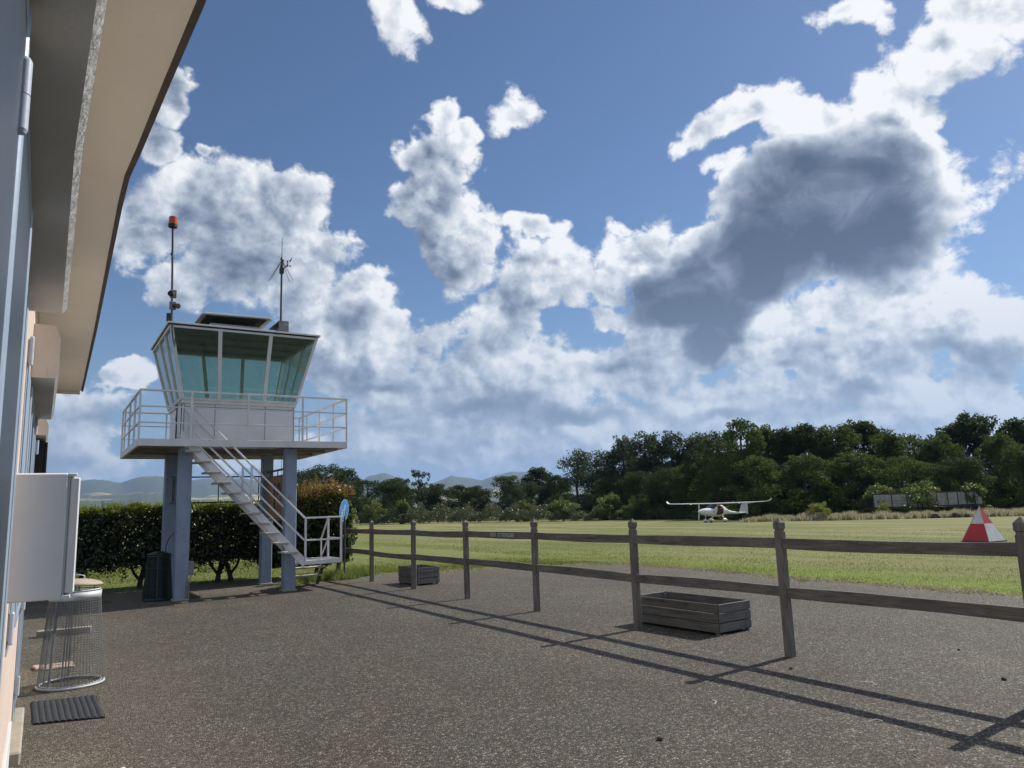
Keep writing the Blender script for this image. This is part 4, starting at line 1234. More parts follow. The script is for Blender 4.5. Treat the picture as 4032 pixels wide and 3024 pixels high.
def photinia():
    rng = np.random.default_rng(21)
    t = thing('photinia_bush', (5.9, 18.6, 0), 'tall bush with reddish young shoots at the right end of the hedge', 'bush')
    org = np.array([5.9, 18.6, 0])
    n = 26000
    u = unit(rng.normal(size=(n, 3)))
    rad = 0.82 + 0.18 * rng.random(n) ** .5
    lump = 1 + 0.07 * np.sin(u[:, 0] * 9 + u[:, 2] * 6) + 0.06 * np.sin(u[:, 1] * 11 + u[:, 2] * 13)
    # super-ellipsoid
    q = np.sign(u) * np.abs(u) ** 0.62
    C = np.stack([5.75 + q[:, 0] * 1.12 * rad * lump, 18.95 + q[:, 1] * 0.80 * rad, 1.20 + q[:, 2] * 1.02 * rad * lump], 1)
    C[:, 2] += (C[:, 0] - 5.75) * 0.07 - 0.12 * np.abs(C[:, 0] - 5.95) * (C[:, 2] > 1.6)
    # lower skirt: leave trunk gap at left
    k = (C[:, 2] > 0.30) | (C[:, 0] > 6.2)
    C = C[k]; u = u[k]
    C = C[C[:, 2] > 0.12]; u = u[:len(C)]
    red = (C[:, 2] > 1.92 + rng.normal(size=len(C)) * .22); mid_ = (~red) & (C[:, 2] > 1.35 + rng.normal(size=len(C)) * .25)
    nn = unit(np.stack([(C[:, 0] - 5.75), (C[:, 1] - 18.95), (C[:, 2] - 1.1)], 1) + rng.normal(size=(len(C), 3)) * .55)
    sz = rng.uniform(0.055, 0.10, len(C))
    k = ~(red | mid_)
    V, F = leaf_quads(C[k] - org, nn[k], sz[k], 0.42, rng)
    np_mesh('foliage', V, F, M['leaf_hedge'], t)
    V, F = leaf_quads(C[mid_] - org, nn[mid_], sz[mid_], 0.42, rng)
    np_mesh('young_lit_leaves', V, F, M['leaf_hedge_top'], t)
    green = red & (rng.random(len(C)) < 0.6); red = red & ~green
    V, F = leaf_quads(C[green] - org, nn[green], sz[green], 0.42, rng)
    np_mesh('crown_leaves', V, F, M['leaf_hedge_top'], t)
    Cs, Ns, Ss = list(C[red]), list(nn[red]), list(sz[red])
    for i in range(230):
        x = rng.uniform(4.7, 6.8); y = rng.uniform(18.1, 19.5); hh = 0.08 + rng.random() ** 1.6 * 0.36
        c, n_, s_ = shoot_mesh(None, x, y, 2.06 + (x - 5.75) * .07 - .16 * abs(x - 5.95), hh, int(7 + hh * 40), rng, 0.05, 0.085)
        Cs += c; Ns += n_; Ss += s_
    for sxx, syy, hz_ in ((4.75, 18.2, .5), (5.15, 18.1, .42), (5.75, 18.2, .5), (6.05, 18.3, .55), (6.4, 18.2, .35)):
        c, n_, s_ = shoot_mesh(None, sxx, syy, 2.0, hz_, 26, rng, 0.06, 0.09); Cs += c; Ns += n_; Ss += s_
    V, F = leaf_quads(np.array(Cs) - org, unit(np.array(Ns) + rng.normal(size=(len(Ns), 3)) * .3), np.array(Ss), 0.42, rng)
    o = np_mesh('young_shoots', V, F, M['leaf_red'], t); o['label'] = 'reddish young shoots on top of the bush'
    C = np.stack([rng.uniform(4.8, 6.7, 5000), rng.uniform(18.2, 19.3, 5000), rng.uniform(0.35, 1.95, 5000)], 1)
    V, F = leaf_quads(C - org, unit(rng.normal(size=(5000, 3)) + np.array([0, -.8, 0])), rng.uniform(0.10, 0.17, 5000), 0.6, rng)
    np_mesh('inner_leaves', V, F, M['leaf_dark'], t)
    for x in (5.2, 5.9, 6.45):
        mb = MB(); mb.tube([(x, 18.75, -.05), (x + .05, 18.7, .3), (x - .03, 18.7, 1.0)], [.06, .05, .03], 8); mb.build('trunk', M['bark'], t)


photinia()


# weeds at the foot of bush, hedge and tower
def weeds():
    rng = np.random.default_rng(5)
    X, Y, Hh = [], [], []
    for cx_, cy_, r_, n, h in ((5.6, 17.75, .35, 900, .20), (6.1, 17.6, .4, 900, .22), (6.6, 17.9, .3, 700, .25), (5.2, 17.5, .25, 500, .14), (4.9, 17.2, .3, 300, .10), (7.0, 18.1, .25, 500, .2), (2.5, 16.4, .25, 90, .07), (0.6, 18.8, .4, 200, .08), (1.5, 18.9, .4, 160, .07),
                              (1.1, 16.7, .12, 120, .07), (12.2, 9.2, .10, 80, .05), (10.95, 6.9, .07, 60, .06), (0.75, 17.6, .08, 60, .05)):
        a = rng.uniform(0, 6.28, n); q = np.sqrt(rng.random(n)) * r_
        X.append(cx_ + np.cos(a) * q * 1.4); Y.append(cy_ + np.sin(a) * q); Hh.append(h * rng.uniform(.3, 1.2, n))
    X, Y, Hh = map(np.concatenate, (X, Y, Hh))
    o = blades('weeds', X, Y, X * 0, Hh, rng.uniform(.004, .010, len(X)), M['leaf_weed'], .45, rng)
    tag(o, 'loose green weeds along the foot of the hedge and in cracks of the gravel', 'weeds', kind='stuff')


weeds()

# ================================================================ CONTROL TOWER
def tower():
    T = thing('control_tower', (3.42, 16.94, 0), 'small white and lilac control tower with green tinted slanted windows, railed deck and outside stair', 'control tower')
    dx0, dx1, dy0, dy1, zb, zt = 1.456, 5.562, 15.461, 19.028, 2.948, 3.088
    s = 0.12
    for cx_, cy_ in ((2.379, 15.986), (4.465, 15.986), (2.379, 17.903), (4.465, 17.903)):
        mb = MB(); mb.bbox(cx_ - s, cx_ + s, cy_ - s, cy_ + s, -0.1, zb + 0.02, 0.012)
        c = mb.build('column', M['lilac_steel'], T)
        mb = MB(); mb.bbox(cx_ - s - .03, cx_ + s + .03, cy_ - s - .03, cy_ + s + .03, -0.02, 0.035, 0.01); mb.build('foot_plate', M['stone'], c)
    # deck
    mb = MB()
    th = 0.05
    mb.bbox(dx0, dx1, dy0, dy0 + th, zb, zt); mb.bbox(dx0, dx1, dy1 - th, dy1, zb, zt)
    mb.bbox(dx0, dx0 + th, dy0 + th + .001, dy1 - th - .001, zb, zt); mb.bbox(dx1 - th, dx1, dy0 + th + .001, dy1 - th - .001, zb, zt)
    mb.build('deck_fascia', M['white_steel'], T)
    mb = MB()
    mb.box(dx0 + th, 2.22, dy0 + th, 16.03, zt - .03, zt - .004); mb.box(4.15, dx1 - th, dy0 + th, 16.03, zt - .03, zt - .004)
    mb.box(dx0 + th, dx1 - th, 16.034, dy1 - th, zt - .03, zt - .004)
    for yy in (16.05, 16.9, 17.85): mb.bbox(dx0 + th, dx1 - th, yy - .04, yy + .04, zb + .01, zt - .032)
    for xx in (2.30, 4.50): mb.bbox(xx - .03, xx + .03, dy0 + th, 16.0, zb + .012, zt - .034)
    for k in range(24): 
        yy = 16.15 + k * .12
        if yy < dy1 - .1: mb.bbox(dx0 + th + .01, dx1 - th - .01, yy, yy + .05, zt - .046, zt - .031, .004)
    mb.build('deck_slab', M['deck_under'], T)
    mb = MB(); mb.cyl((2.6, 16.9, 2.93), (4.3, 16.9, 2.93), .035, n=10); mb.build('cable_duct', M['old_grey'], T)
    # railings
    zr = zt + .935
    def rail_side(p0, p1, posts, name='railing', skip_first=False):
        mb = MB()
        p0, p1 = Vector(p0), Vector(p1); d = (p1 - p0).normalized()
        for z, r in ((zr, .022), (zt + .62, .015), (zt + .31, .015)):
            mb.beam((p0.x, p0.y, z), (p1.x, p1.y, z), r * 1.7, r * 1.7, b=.003)
        rl = mb.build(name, M['white_steel'], T)
        for q in posts:
            m2 = MB(); m2.bbox(q[0] - .018, q[0] + .018, q[1] - .018, q[1] + .018, zt - .06, zr - .012, .003)
            m2.build('railing_post', M['white_steel'], rl)
    e = .02
    rail_side((dx0, dy0 + e, 0), (dx1, dy0 + e, 0), [(x, dy0 + e) for x in (dx0 + e, 2.39, 3.47, 4.58, dx1 - e)])
    ys = [16.372, 17.377, 18.361]
    rail_side((dx0 + e, dy0 + .05, 0), (dx0 + e, dy1 - .05, 0), [(dx0 + e, y) for y in ys])
    rail_side((dx1 - e, dy0 + .05, 0), (dx1 - e, dy1 - .05, 0), [(dx1 - e, y) for y in ys])
    rail_side((dx0, dy1 - e, 0), (dx1, dy1 - e, 0), [(x, dy1 - e) for x in (dx0 + e, 2.39, 3.47, 4.58, dx1 - e)])
    # cab wall
    sx0, sx1, sy0, sy1, wz = 2.31, 4.558, 16.015, 17.833, 3.87
    rx0, rx1, ry0, ry1, rz = 1.975, 4.905, 15.60, 18.285, 5.38
    t = .05
    mb = MB()
    mb.box(sx0, sx1, sy0, sy0 + t, zt, wz); mb.box(sx0, sx1, sy1 - t, sy1, zt, wz)
    mb.box(sx1 - t, sx1, sy0 + t + .001, sy1 - t - .001, zt, wz)
    mb.box(sx0, sx0 + t, sy0 + .85, sy1 - t - .001, zt, wz); mb.box(sx0, sx0 + t, sy0 + t + .001, sy0 + .16, zt, wz)
    cw = mb.build('cab_wall', M['cab_panel'], T)
    mb = MB()
    for x in (sx0 + .02, sx0 + .61, sx0 + 1.62, sx1 - .02): mb.box(x - .006, x + .006, sy0 - .006, sy0 - .0005, zt + .01, wz - .01)
    mb.box(sx0 + .03, sx1 - .03, sy0 - .008, sy0 - .0008, wz - .075, wz - .06)
    mb.build('panel_joint', M['old_grey'], cw)
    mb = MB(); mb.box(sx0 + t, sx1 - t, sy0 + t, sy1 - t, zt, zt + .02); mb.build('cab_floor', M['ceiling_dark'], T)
    # sill
    mb = MB()
    o_ = .035
    mb.bbox(sx0 - o_, sx1 + o_, sy0 - o_, sy0 + .07, wz, wz + .075); mb.bbox(sx0 - o_, sx1 + o_, sy1 - .07, sy1 + o_, wz, wz + .075)
    mb.bbox(sx1 - .07, sx1 + o_, sy0 + .072, sy1 - .072, wz, wz + .075); mb.bbox(sx0 - o_, sx0 + .07, sy0 + .85, sy1 - .072, wz, wz + .075)
    mb.bbox(sx0 - o_, sx0 + .07, sy0 + .072, sy0 + .16, wz, wz + .075)
    mb.build('sill', M['white_steel'], T)
    zs = wz + .075
    # slanted window bands
    B4 = [Vector((sx0 - .02, sy0 - .02, zs)), Vector((sx1 + .02, sy0 - .02, zs)), Vector((sx1 + .02, sy1 + .02, zs)), Vector((sx0 - .02, sy1 + .02, zs))]
    T4 = [Vector((rx0, ry0, rz)), Vector((rx1, ry0, rz)), Vector((rx1, ry1, rz)), Vector((rx0, ry1, rz))]
    cen = Vector(((sx0 + sx1) / 2, (sy0 + sy1) / 2, 4.6))
    fr = {0: (0, .305, .70, 1), 1: (0, .34, .67, 1), 2: (0, .33, .64, 1), 3: (0, .36, .68, 1)}
    ft = {0: (0, .315, .665, 1), 1: (0, .34, .67, 1), 2: (0, .33, .64, 1), 3: (0, .36, .68, 1)}
    for k in range(4):
        a, b = B4[k], B4[(k + 1) % 4]; A, Bt = T4[k], T4[(k + 1) % 4]
        nrm = (b - a).cross(A - a).normalized()
        if nrm.dot(a - cen) < 0: nrm = -nrm
        for j in range(3):
            p = [a.lerp(b, fr[k][j]), a.lerp(b, fr[k][j + 1]), A.lerp(Bt, ft[k][j + 1]), A.lerp(Bt, ft[k][j])]
            if k == 3 and j == 2:      # the door leaf side of the west band: door glass hangs lower
                pass
            mb = MB(); mb.slab(p, nrm * -.008); mb.build('window_pane', M['cab_glass'], T)
        mb = MB()
        for j in range(4):
            lo, hi = a.lerp(b, fr[k][j]), A.lerp(Bt, ft[k][j])
            wdt = .075 if 0 < j < 3 else .06
            mb.beam(lo + nrm * .004, hi + nrm * .004, wdt, .05, up=nrm, b=.004)
        mb.beam(A.lerp(Bt, .012) + Vector((0, 0, -.03)) + nrm * .008, A.lerp(Bt, .988) + Vector((0, 0, -.03)) + nrm * .008, .045, .055, up=nrm, b=.004)
        mb.beam(a.lerp(b, .012) + Vector((0, 0, .02)) + nrm * .008, a.lerp(b, .988) + Vector((0, 0, .02)) + nrm * .008, .045, .06, up=nrm, b=.004)
        mb.build('window_frame', M['white_steel'], T)
    # door in the west face, dark gap with narrow frame
    mb = MB(); mb.box(sx0 + .01, sx0 + .03, sy0 + .17, sy0 + .84, zt + .02, wz + .075)
    dr = mb.build('door', M['cab_panel'], T)
    mb = MB(); mb.box(sx0 - .012, sx0 + .008, sy0 + .16, sy0 + .20, zt, wz + .08); mb.box(sx0 - .012, sx0 + .008, sy0 + .81, sy0 + .85, zt, wz + .08); mb.build('door_frame', M['dark_steel'], dr)
    mb = MB(); mb.cyl((sx0 - .03, sy0 + .76, zt + .5), (sx0 - .03, sy0 + .76, zt + .62), .01); mb.build('handle', M['galvanised'], dr)
    # roof
    mb = MB()
    mb.bbox(rx0 - .05, rx1 + .05, ry0 - .05, ry1 + .05, rz + .012, rz + .05, .006)
    rf = mb.build('roof', M['roof_dark'], T)
    mb = MB()
    for (p, q) in (((rx0 - .06, ry0 - .06), (rx1 + .06, ry0 - .06)), ((rx1 + .06, ry0 - .06), (rx1 + .06, ry1 + .06)), ((rx1 + .06, ry1 + .06), (rx0 - .06, ry1 + .06)), ((rx0 - .06, ry1 + .06), (rx0 - .06, ry0 - .06))):
        mb.beam((p[0], p[1], rz + .03), (q[0], q[1], rz + .03), .02, .034, b=.003)
    mb.build('roof_trim', M['white_steel'], rf)
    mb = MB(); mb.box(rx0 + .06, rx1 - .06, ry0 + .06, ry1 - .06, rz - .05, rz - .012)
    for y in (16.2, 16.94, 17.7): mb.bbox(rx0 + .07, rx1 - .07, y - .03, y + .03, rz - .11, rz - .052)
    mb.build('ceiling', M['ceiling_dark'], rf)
    # roof light with raised lid
    mb = MB()
    z0, z1 = rz + .05, rz + .33
    for s_ in ((2.86, 3.86, 16.50, 16.54), (2.86, 3.86, 17.14, 17.18), (2.86, 2.90, 16.542, 17.138), (3.82, 3.86, 16.542, 17.138)): mb.box(*s_, z0, z1)
    sk = mb.build('skylight', M['cab_panel'], T)
    mb = MB()
    mb.slab([(2.68, 16.22, 5.845), (4.06, 16.22, 5.875), (4.06, 17.42, 5.875), (2.68, 17.42, 5.845)], (0, 0, .02))
    for (p, q) in (((2.68, 16.22), (4.06, 16.22)), ((2.68, 17.42), (4.06, 17.42)), ((2.68, 16.24), (2.68, 17.40)), ((4.06, 16.24), (4.06, 17.40))):
        z_ = lambda x: 5.83 + (x - 2.68) * .0217
        mb.beam((p[0], p[1], z_(p[0])), (q[0], q[1], z_(q[0])), .09, .035, b=.004)
    mb.build('lid', M['white_steel'], sk)
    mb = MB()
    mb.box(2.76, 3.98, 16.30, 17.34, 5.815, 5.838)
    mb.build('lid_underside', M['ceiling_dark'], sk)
    mb = MB()
    for x in (2.95, 3.78):
        for y in (16.52, 17.15): mb.cyl((x, y, z1 - .05), (x, y, 5.82), .012, n=8)
    mb.build('lid_strut', M['dark_steel'], sk)
    # small housing on the roof with its hood
    mb = MB(); mb.slab([(4.12, 15.75, 5.43), (4.33, 15.75, 5.43), (4.33, 15.75, 5.72), (4.12, 15.75, 5.72)], (0, .03, 0))
    mb.slab([(4.12, 15.78, 5.72), (4.33, 15.78, 5.72), (4.33, 16.6, 5.72), (4.12, 16.6, 5.72)], (0, 0, -.02)); mb.slab([(4.33, 15.78, 5.43), (4.33, 16.6, 5.43), (4.33, 16.6, 5.70), (4.33, 15.78, 5.70)], (-.02, 0, 0))
    mb.box(4.18, 4.30, 15.82, 16.5, 5.45, 5.62)
    hs = mb.build('roof_box', M['old_grey'], T)
    mb = MB()
    for z in (5.62, 5.65): mb.box(4.21, 4.31, 15.741, 15.749, z, z + .012)
    mb.build('vent_slot', M['letter_white'], hs)
    # antenna mast
    mx_, my = 4.225, 16.0
    mb = MB(); mb.cyl((mx_, my, 5.42), (mx_, my, 7.18), .022, n=10); mb.beam((mx_ + .01, my, 5.72), (mx_ + .10, my + .05, 5.44), .012, .012)
    ms = mb.build('antenna_mast', M['dark_steel'], T)
    mb = MB()
    mb.cyl((mx_, my, 7.18), (mx_, my, 7.24), .038, .02, n=10); mb.cyl((mx_, my, 7.22), (mx_, my, 7.69), .009, .006, n=6)
    for ex, ey, ez in ((3.947, 16.05, 6.661), (4.08, 16.35, 6.80), (4.335, 15.75, 6.60), (4.508, 16.1, 6.78)): mb.cyl((mx_, my, 7.17), (ex, ey, ez), .007, .005, n=5)
    mb.build('antenna', M['dark_steel'], ms)
    mb = MB(); mb.bbox(mx_ - .045, mx_ + .045, my - .045, my + .045, 6.86, 7.0, .01); mb.cyl((mx_ - .02, my - .04, 6.99), (mx_ + .01, my - .04, 7.17), .03, n=8); mb.build('junction_box', M['dark_steel'], ms)
    mb = MB()
    mb.beam((mx_ + .03, my - .03, 6.97), (mx_ + .12, my - .03, 7.06), .018, .018)
    mb.cyl((mx_ + .12, my - .03, 7.03), (mx_ + .12, my - .03, 7.17), .015, n=8)
    for k in range(3):
        a = k * 2.094 + .2; px_, py_ = mx_ + .12 + .07 * math.cos(a), my - .03 + .07 * math.sin(a)
        mb.cyl((mx_ + .12, my - .03, 7.06), (px_, py_, 7.06), .005, n=5); mb.cyl((px_ - .012, py_, 7.06), (px_ + .012, py_, 7.06), .026, .012, n=10)
    mb.slab([(mx_ + .15, my - .035, 7.15), (mx_ + .19, my - .035, 7.16), (mx_ + .225, my - .035, 7.27), (mx_ + .205, my - .035, 7.25)], (0, .01, 0))
    mb.beam((mx_ + .08, my - .03, 7.165), (mx_ + .18, my - .03, 7.175), .01, .01)
    mb.build('anemometer', M['dark_steel'], ms)
    # beacon mast at the front left roof corner
    bx, by = 1.985, 15.62
    mb = MB(); mb.cyl((bx, by, 5.43), (bx - .055, by, 7.40), .021, n=10); mb.bbox(bx - .10, bx - .01, by - .05, by + .04, 5.44, 5.60, .006)
    mb.tube([(bx - .02, by - .05, 5.55), (bx, by - .06, 5.3), (bx + .03, by - .05, 5.05), (bx + .06, by - .03, 4.93), (bx + .07, by - .05, 5.1)], .012, 6)
    bs = mb.build('beacon_mast', M['dark_steel'], T)
    mb = MB(); mb.cyl((bx - .055, by, 7.40), (bx - .055, by, 7.46), .085, .09, n=18); bb = mb.build('beacon_base', M['ink'], bs)
    mb = MB(); mb.cyl((bx - .055, by, 7.46), (bx - .055, by, 7.61), .082, .078, n=20); mb.cyl((bx - .055, by, 7.61), (bx - .055, by, 7.625), .078, .06, n=20); mb.build('beacon_light', M['amber'], bs)
    for (z, sgn) in ((5.98, -1), (5.74, 1)):
        mb = MB(); mb.bbox(bx - .065, bx + .06, by - .10, by - .03, z - .07, z + .09, .008)
        fl = mb.build('signal_lamp', M['old_grey'], bs)
        mb = MB(); mb.cyl((bx + .01 * sgn, by - .10, z), (bx + .075 * sgn, by - .22, z - .03), .035, .055, n=14); mb.build('lamp_hood', M['ink'], fl)
    mb = MB(); mb.bbox(bx - .075, bx - .04, by - .03, by, 6.80, 6.86, .004); mb.build('clamp', M['dark_steel'], bs)
    # stair
    st = None
    def SZ(x): return 0.507 + (4.631 - x) * 1.0668   # lower edge of the stringers
    xa, xb = 2.22, 4.66
    mb = MB()
    for (y0, y1) in ((15.535, 15.570), (15.985, 16.02)):
        mb.slab([(xa, y0, SZ(xa)), (xb, y0, SZ(xb)), (xb, y0, SZ(xb) + .215), (xa, y0, SZ(xa) + .215)], (0, y1 - y0, 0))
    st = mb.build('staircase', M['white_steel'], T)
    for k in range(11):
        z = .815 + k * .2065; x = 4.64 - (z + .02 - .60) / 1.0668 - .02
        mb = MB(); mb.bbox(x - .15, x + .13, 15.48, 16.05, z - .035, z, .005); mb.build('tread', M['tread'], st)
    for y, x0_, off in ((15.552, 4.67, 0), (16.003, 4.57, .03)):
        mb = MB()
        for (z0_, sl) in ((1.486 + off, -1.0), (1.029 + off, -1.0)):
            mb.beam((x0_, y, z0_), (2.36, y, z0_ + (x0_ - 2.36) * 1.003), .034, .034)
        for xx in (3.575 if y < 15.8 else 3.50, 2.45):
            mb.bbox(xx - .018, xx + .018, y - .018, y + .018, SZ(xx) + .18, 1.486 + off + (x0_ - xx) * 1.003, .003)
        mb.build('handrail', M['white_steel'], st)
    # landing
    mb = MB(); lx0, lx1, ly0, ly1, lz = 4.66, 5.47, 15.54, 16.42, .62
    mb.bbox(lx0, lx1, ly0, ly0 + .03, lz - .09, lz); mb.bbox(lx0, lx1, ly1 - .03, ly1, lz - .09, lz); mb.bbox(lx0, lx0 + .03, ly0 + .031, ly1 - .031, lz - .09, lz); mb.bbox(lx1 - .03, lx1, ly0 + .031, ly1 - .031, lz - .09, lz)
    ld = mb.build('landing', M['white_steel'], T)
    mb = MB()
    k = 0
    while lx0 + .05 + k * .03 < lx1 - .04: xx = lx0 + .05 + k * .03; mb.box(xx, xx + .006, ly0 + .03, ly1 - .03, lz - .03, lz - .003); k += 1
    k = 0
    while ly0 + .05 + k * .03 < ly1 - .04: yy = ly0 + .05 + k * .03; mb.box(lx0 + .03, lx1 - .03, yy, yy + .006, lz - .028, lz - .005); k += 1
    mb.build('grating', M['galvanised'], ld)
    mb = MB()
    P = [(lx0 + .03, ly0 + .015), (lx1 - .018, ly0 + .015), (lx1 - .018, ly1 - .02)]
    for q in P: mb.bbox(q[0] - .019, q[0] + .019, q[1] - .019, q[1] + .019, lz - .08, 1.486, .003)
    for z in (1.486, 1.03):
        mb.beam((P[0][0], P[0][1], z), (P[1][0], P[1][1], z), .034, .034); mb.beam((P[1][0], P[1][1] + .02, z), (P[2][0], P[2][1], z), .034, .034)
    mb.beam((P[2][0], P[2][1] + .01, 1.46), (P[2][0] - .02, 16.83, 1.0), .03, .03); mb.beam((P[2][0] - .02, 16.83, 1.0), (P[2][0] - .02, 16.83, .35), .03, .03)
    mb.beam((P[2][0], P[2][1] + .01, 1.0), (P[2][0] - .02, 16.83, .60), .03, .03)
    mb.build('landing_railing', M['white_steel'], ld)
    mb = MB()
    for xx in (lx0 - .05, lx1 - .10):
        mb.slab([(xx, 16.40, .50), (xx, 16.92, -.04), (xx, 17.02, .0), (xx, 16.50, .58)], (.03, 0, 0))
    fs_ = mb.build('lower_stair', M['dark_steel'], ld)
    for z, y in ((.42, 16.56), (.23, 16.74)):
        mb = MB(); mb.bbox(lx0 - .16, lx1 - .08, y - .13, y + .12, z - .03, z, .004); mb.build('tread', M['tread'], fs_)
    # board frame hung between the rear columns and the orange runway number board on the right side
    mb = MB()
    for z in (2.47, 1.90): mb.beam((2.50, 17.90, z), (4.345, 17.90, z), .025, .03)
    for x in (2.62, 3.39, 4.28): mb.beam((x, 17.90, 1.92), (x, 17.90, 2.46), .02, .02)
    for z in (2.47, 1.90): mb.beam((2.38, 16.12, z), (2.38, 17.78, z), .025, .03)
    for y in (17.30, 17.5): mb.beam((2.38, y, 1.92), (2.38, y, 2.46), .02, .02)
    mb.beam((4.465, 16.12, 2.56), (4.465, 17.78, 2.56), .03, .045)
    for y in (16.35, 16.95, 17.55): mb.beam((4.465, y, 2.44), (4.465, y, 2.55), .02, .02)
    mb.build('board_frame', M['dark_steel'], T)
    mb = MB(); mb.bbox(4.452, 4.478, 16.13, 17.77, 1.50, 2.445, .004)
    nb = mb.build('number_board', M['sign_orange'], T)
    text_mesh('number', '19', nb, M['ink'], .84, Vector((4.449, 16.97, 1.68)), Vector((0, -1, 0)), Vector((0, 0, 1)), sx=.80, align='CENTER', depth=.003, bold=.022)
    mb = MB(); mb.bbox(4.40, 4.47, 16.2, 17.7, 1.445, 1.48, .004); mb.build('board_shelf', M['old_grey'], nb)
    # switch box and conduits on the front left column
    mb = MB(); mb.bbox(2.50, 2.60, 15.90, 16.03, .47, .74, .006); mb.build('switch_box', M['old_grey'], T)
    mb = MB()
    for x, z in ((2.465, .42), (2.51, .50)): mb.tube([(x, 15.855, -.02), (x, 15.852, .30), (x + .03, 15.86, z)], .013, 6)
    mb.build('conduit', M['old_grey'], T)
    mb = MB(); mb.cyl((4.445, 15.868, 1.93), (4.445, 15.85, 1.93), .045, n=14); mb.bbox(4.42, 4.50, 15.845, 15.868, 1.90, 1.95, .004); mb.build('socket', M['old_grey'], T)
    mb = MB(); mb.tube([(4.37, 16.3, 2.95), (4.372, 16.3, 1.9), (4.37, 16.31, 1.0)], .004, 4); mb.build('cable', M['ink'], T)


def text_mesh(name, body, parent, mat, size, org, xdir, ydir, sx=1.0, align='LEFT', depth=.002, spacing=1.0, bold=0.0):
    cu = bpy.data.curves.new(name, 'FONT'); cu.body = body; cu.offset = bold; cu.size = size; cu.extrude = depth; cu.align_x = align; cu.space_character = spacing
    o = bpy.data.objects.new(name, cu); COL.objects.link(o)
    bpy.context.view_layer.update()
    dg = bpy.context.evaluated_depsgraph_get()
    me = bpy.data.meshes.new_from_object(o.evaluated_get(dg))
    bpy.data.objects.remove(o)
    z = xdir.cross(ydir)
    Mx = Matrix(((xdir.x * sx, ydir.x, z.x, org.x), (xdir.y * sx, ydir.y, z.y, org.y), (xdir.z * sx, ydir.z, z.z, org.z), (0, 0, 0, 1)))
    me.transform(Mx)
    off = Vector(root_of(parent).location)
    me.transform(Matrix.Translation(-off))
    me.materials.clear(); me.materials.append(mat)
    q = bpy.data.objects.new(name, me); COL.objects.link(q); q.parent = parent
    return q


tower()


# ================================================================ WOODEN FENCE
def fence():
    X = 6.4525
    ys = [18.58, 16.333, 14.072, 11.822, 9.633, 7.366, 5.0986, 2.84, 0.60, -1.65]
    F_ = thing('wooden_fence', (X, 5.0, 0), 'weathered brown post and rail fence crossing the gravel from the bush to the right edge', 'fence')
    s = .0435
    rr = random.Random(3)
    for y in ys:
        mb = MB()
        lx, ly = rr.uniform(-.006, .006), rr.uniform(-.008, .008)
        # shaft with chamfered corners, groove and pyramid cap
        def ring(h, k, c=.009):
            a = s * k
            ox, oy = X + lx * h, y + ly * h
            return [(ox + sx_ * p, oy + sy_ * q, h) for sx_, sy_, p, q in ((1, 1, a, a - c), (1, 1, a - c, a), (-1, 1, a - c, a), (-1, 1, a, a - c), (-1, -1, a, a - c), (-1, -1, a - c, a), (1, -1, a - c, a), (1, -1, a, a - c))]
        levels = [(-.2, 1), (1.235, 1), (1.243, .86), (1.262, .86), (1.270, 1.07), (1.330, 1.07), (1.376, .12)]
        vs = []
        for h, k in levels: vs += ring(h, k, .011 if k > .5 else .002)
        fs_ = []
        for i in range(len(levels) - 1):
            for k in range(8): fs_.append((i * 8 + k, i * 8 + (k + 1) % 8, (i + 1) * 8 + (k + 1) % 8, (i + 1) * 8 + k))
        fs_.append(tuple((len(levels) - 1) * 8 + k for k in range(8)))
        mb.add(vs, fs_)
        mb.build('post', M['wood_post'], F_)
    for i in range(len(ys) - 1):
        ya, yb = ys[i], ys[i + 1]
        for zc in (1.119, .636):
            mb = MB()
            n = 9; vs = []
            sag = rr.uniform(-.010, .014); tw = rr.uniform(-.004, .004)
            dz0, dz1 = rr.uniform(-.008, .008), rr.uniform(-.008, .008)
            hh = .054 + rr.uniform(-.002, .002)
            for k in range(n):
                t = k / (n - 1); yy = ya + (yb - ya) * t
                zz = zc - sag * 4 * t * (1 - t) + dz0 * (1 - t) + dz1 * t; ht = hh + .003 * math.sin(t * 7 + i)
                for a, b in ((-.020, -ht + .004), (-.016, -ht), (.016, -ht), (.020, -ht + .004), (.020, ht - .005), (.015, ht), (-.015, ht), (-.020, ht - .005)):
                    vs.append((X + a + tw * math.sin(t * 3), yy, zz + b))
            fs_ = []
            for k in range(n - 1):
                for q in range(8): fs_.append((k * 8 + q, k * 8 + (q + 1) % 8, (k + 1) * 8 + (q + 1) % 8, (k + 1) * 8 + q))
            fs_ += [tuple(range(8)), tuple((n - 1) * 8 + q for q in range(7, -1, -1))]
            mb.add(vs, fs_)
            r_ = mb.build('rail', M['wood_rail'], F_)
            if i == 3 and zc > 1:
                r_['label'] = 'top rail lettered NON OLTREPASSARE'
                mb = MB(); mb.slab([(X - .0215, 11.05, 1.081), (X - .0215, 9.98, 1.081), (X - .0215, 9.98, 1.165), (X - .0215, 11.05, 1.165)], (.0005, 0, 0))
                text_mesh('lettering', 'NON  OLTREPASSARE', r_, M['letter_white'], .092, Vector((X - .0225, 10.93, 1.092)), Vector((0, -1, 0)), Vector((0, 0, 1)), sx=.83, depth=.0012)


fence()


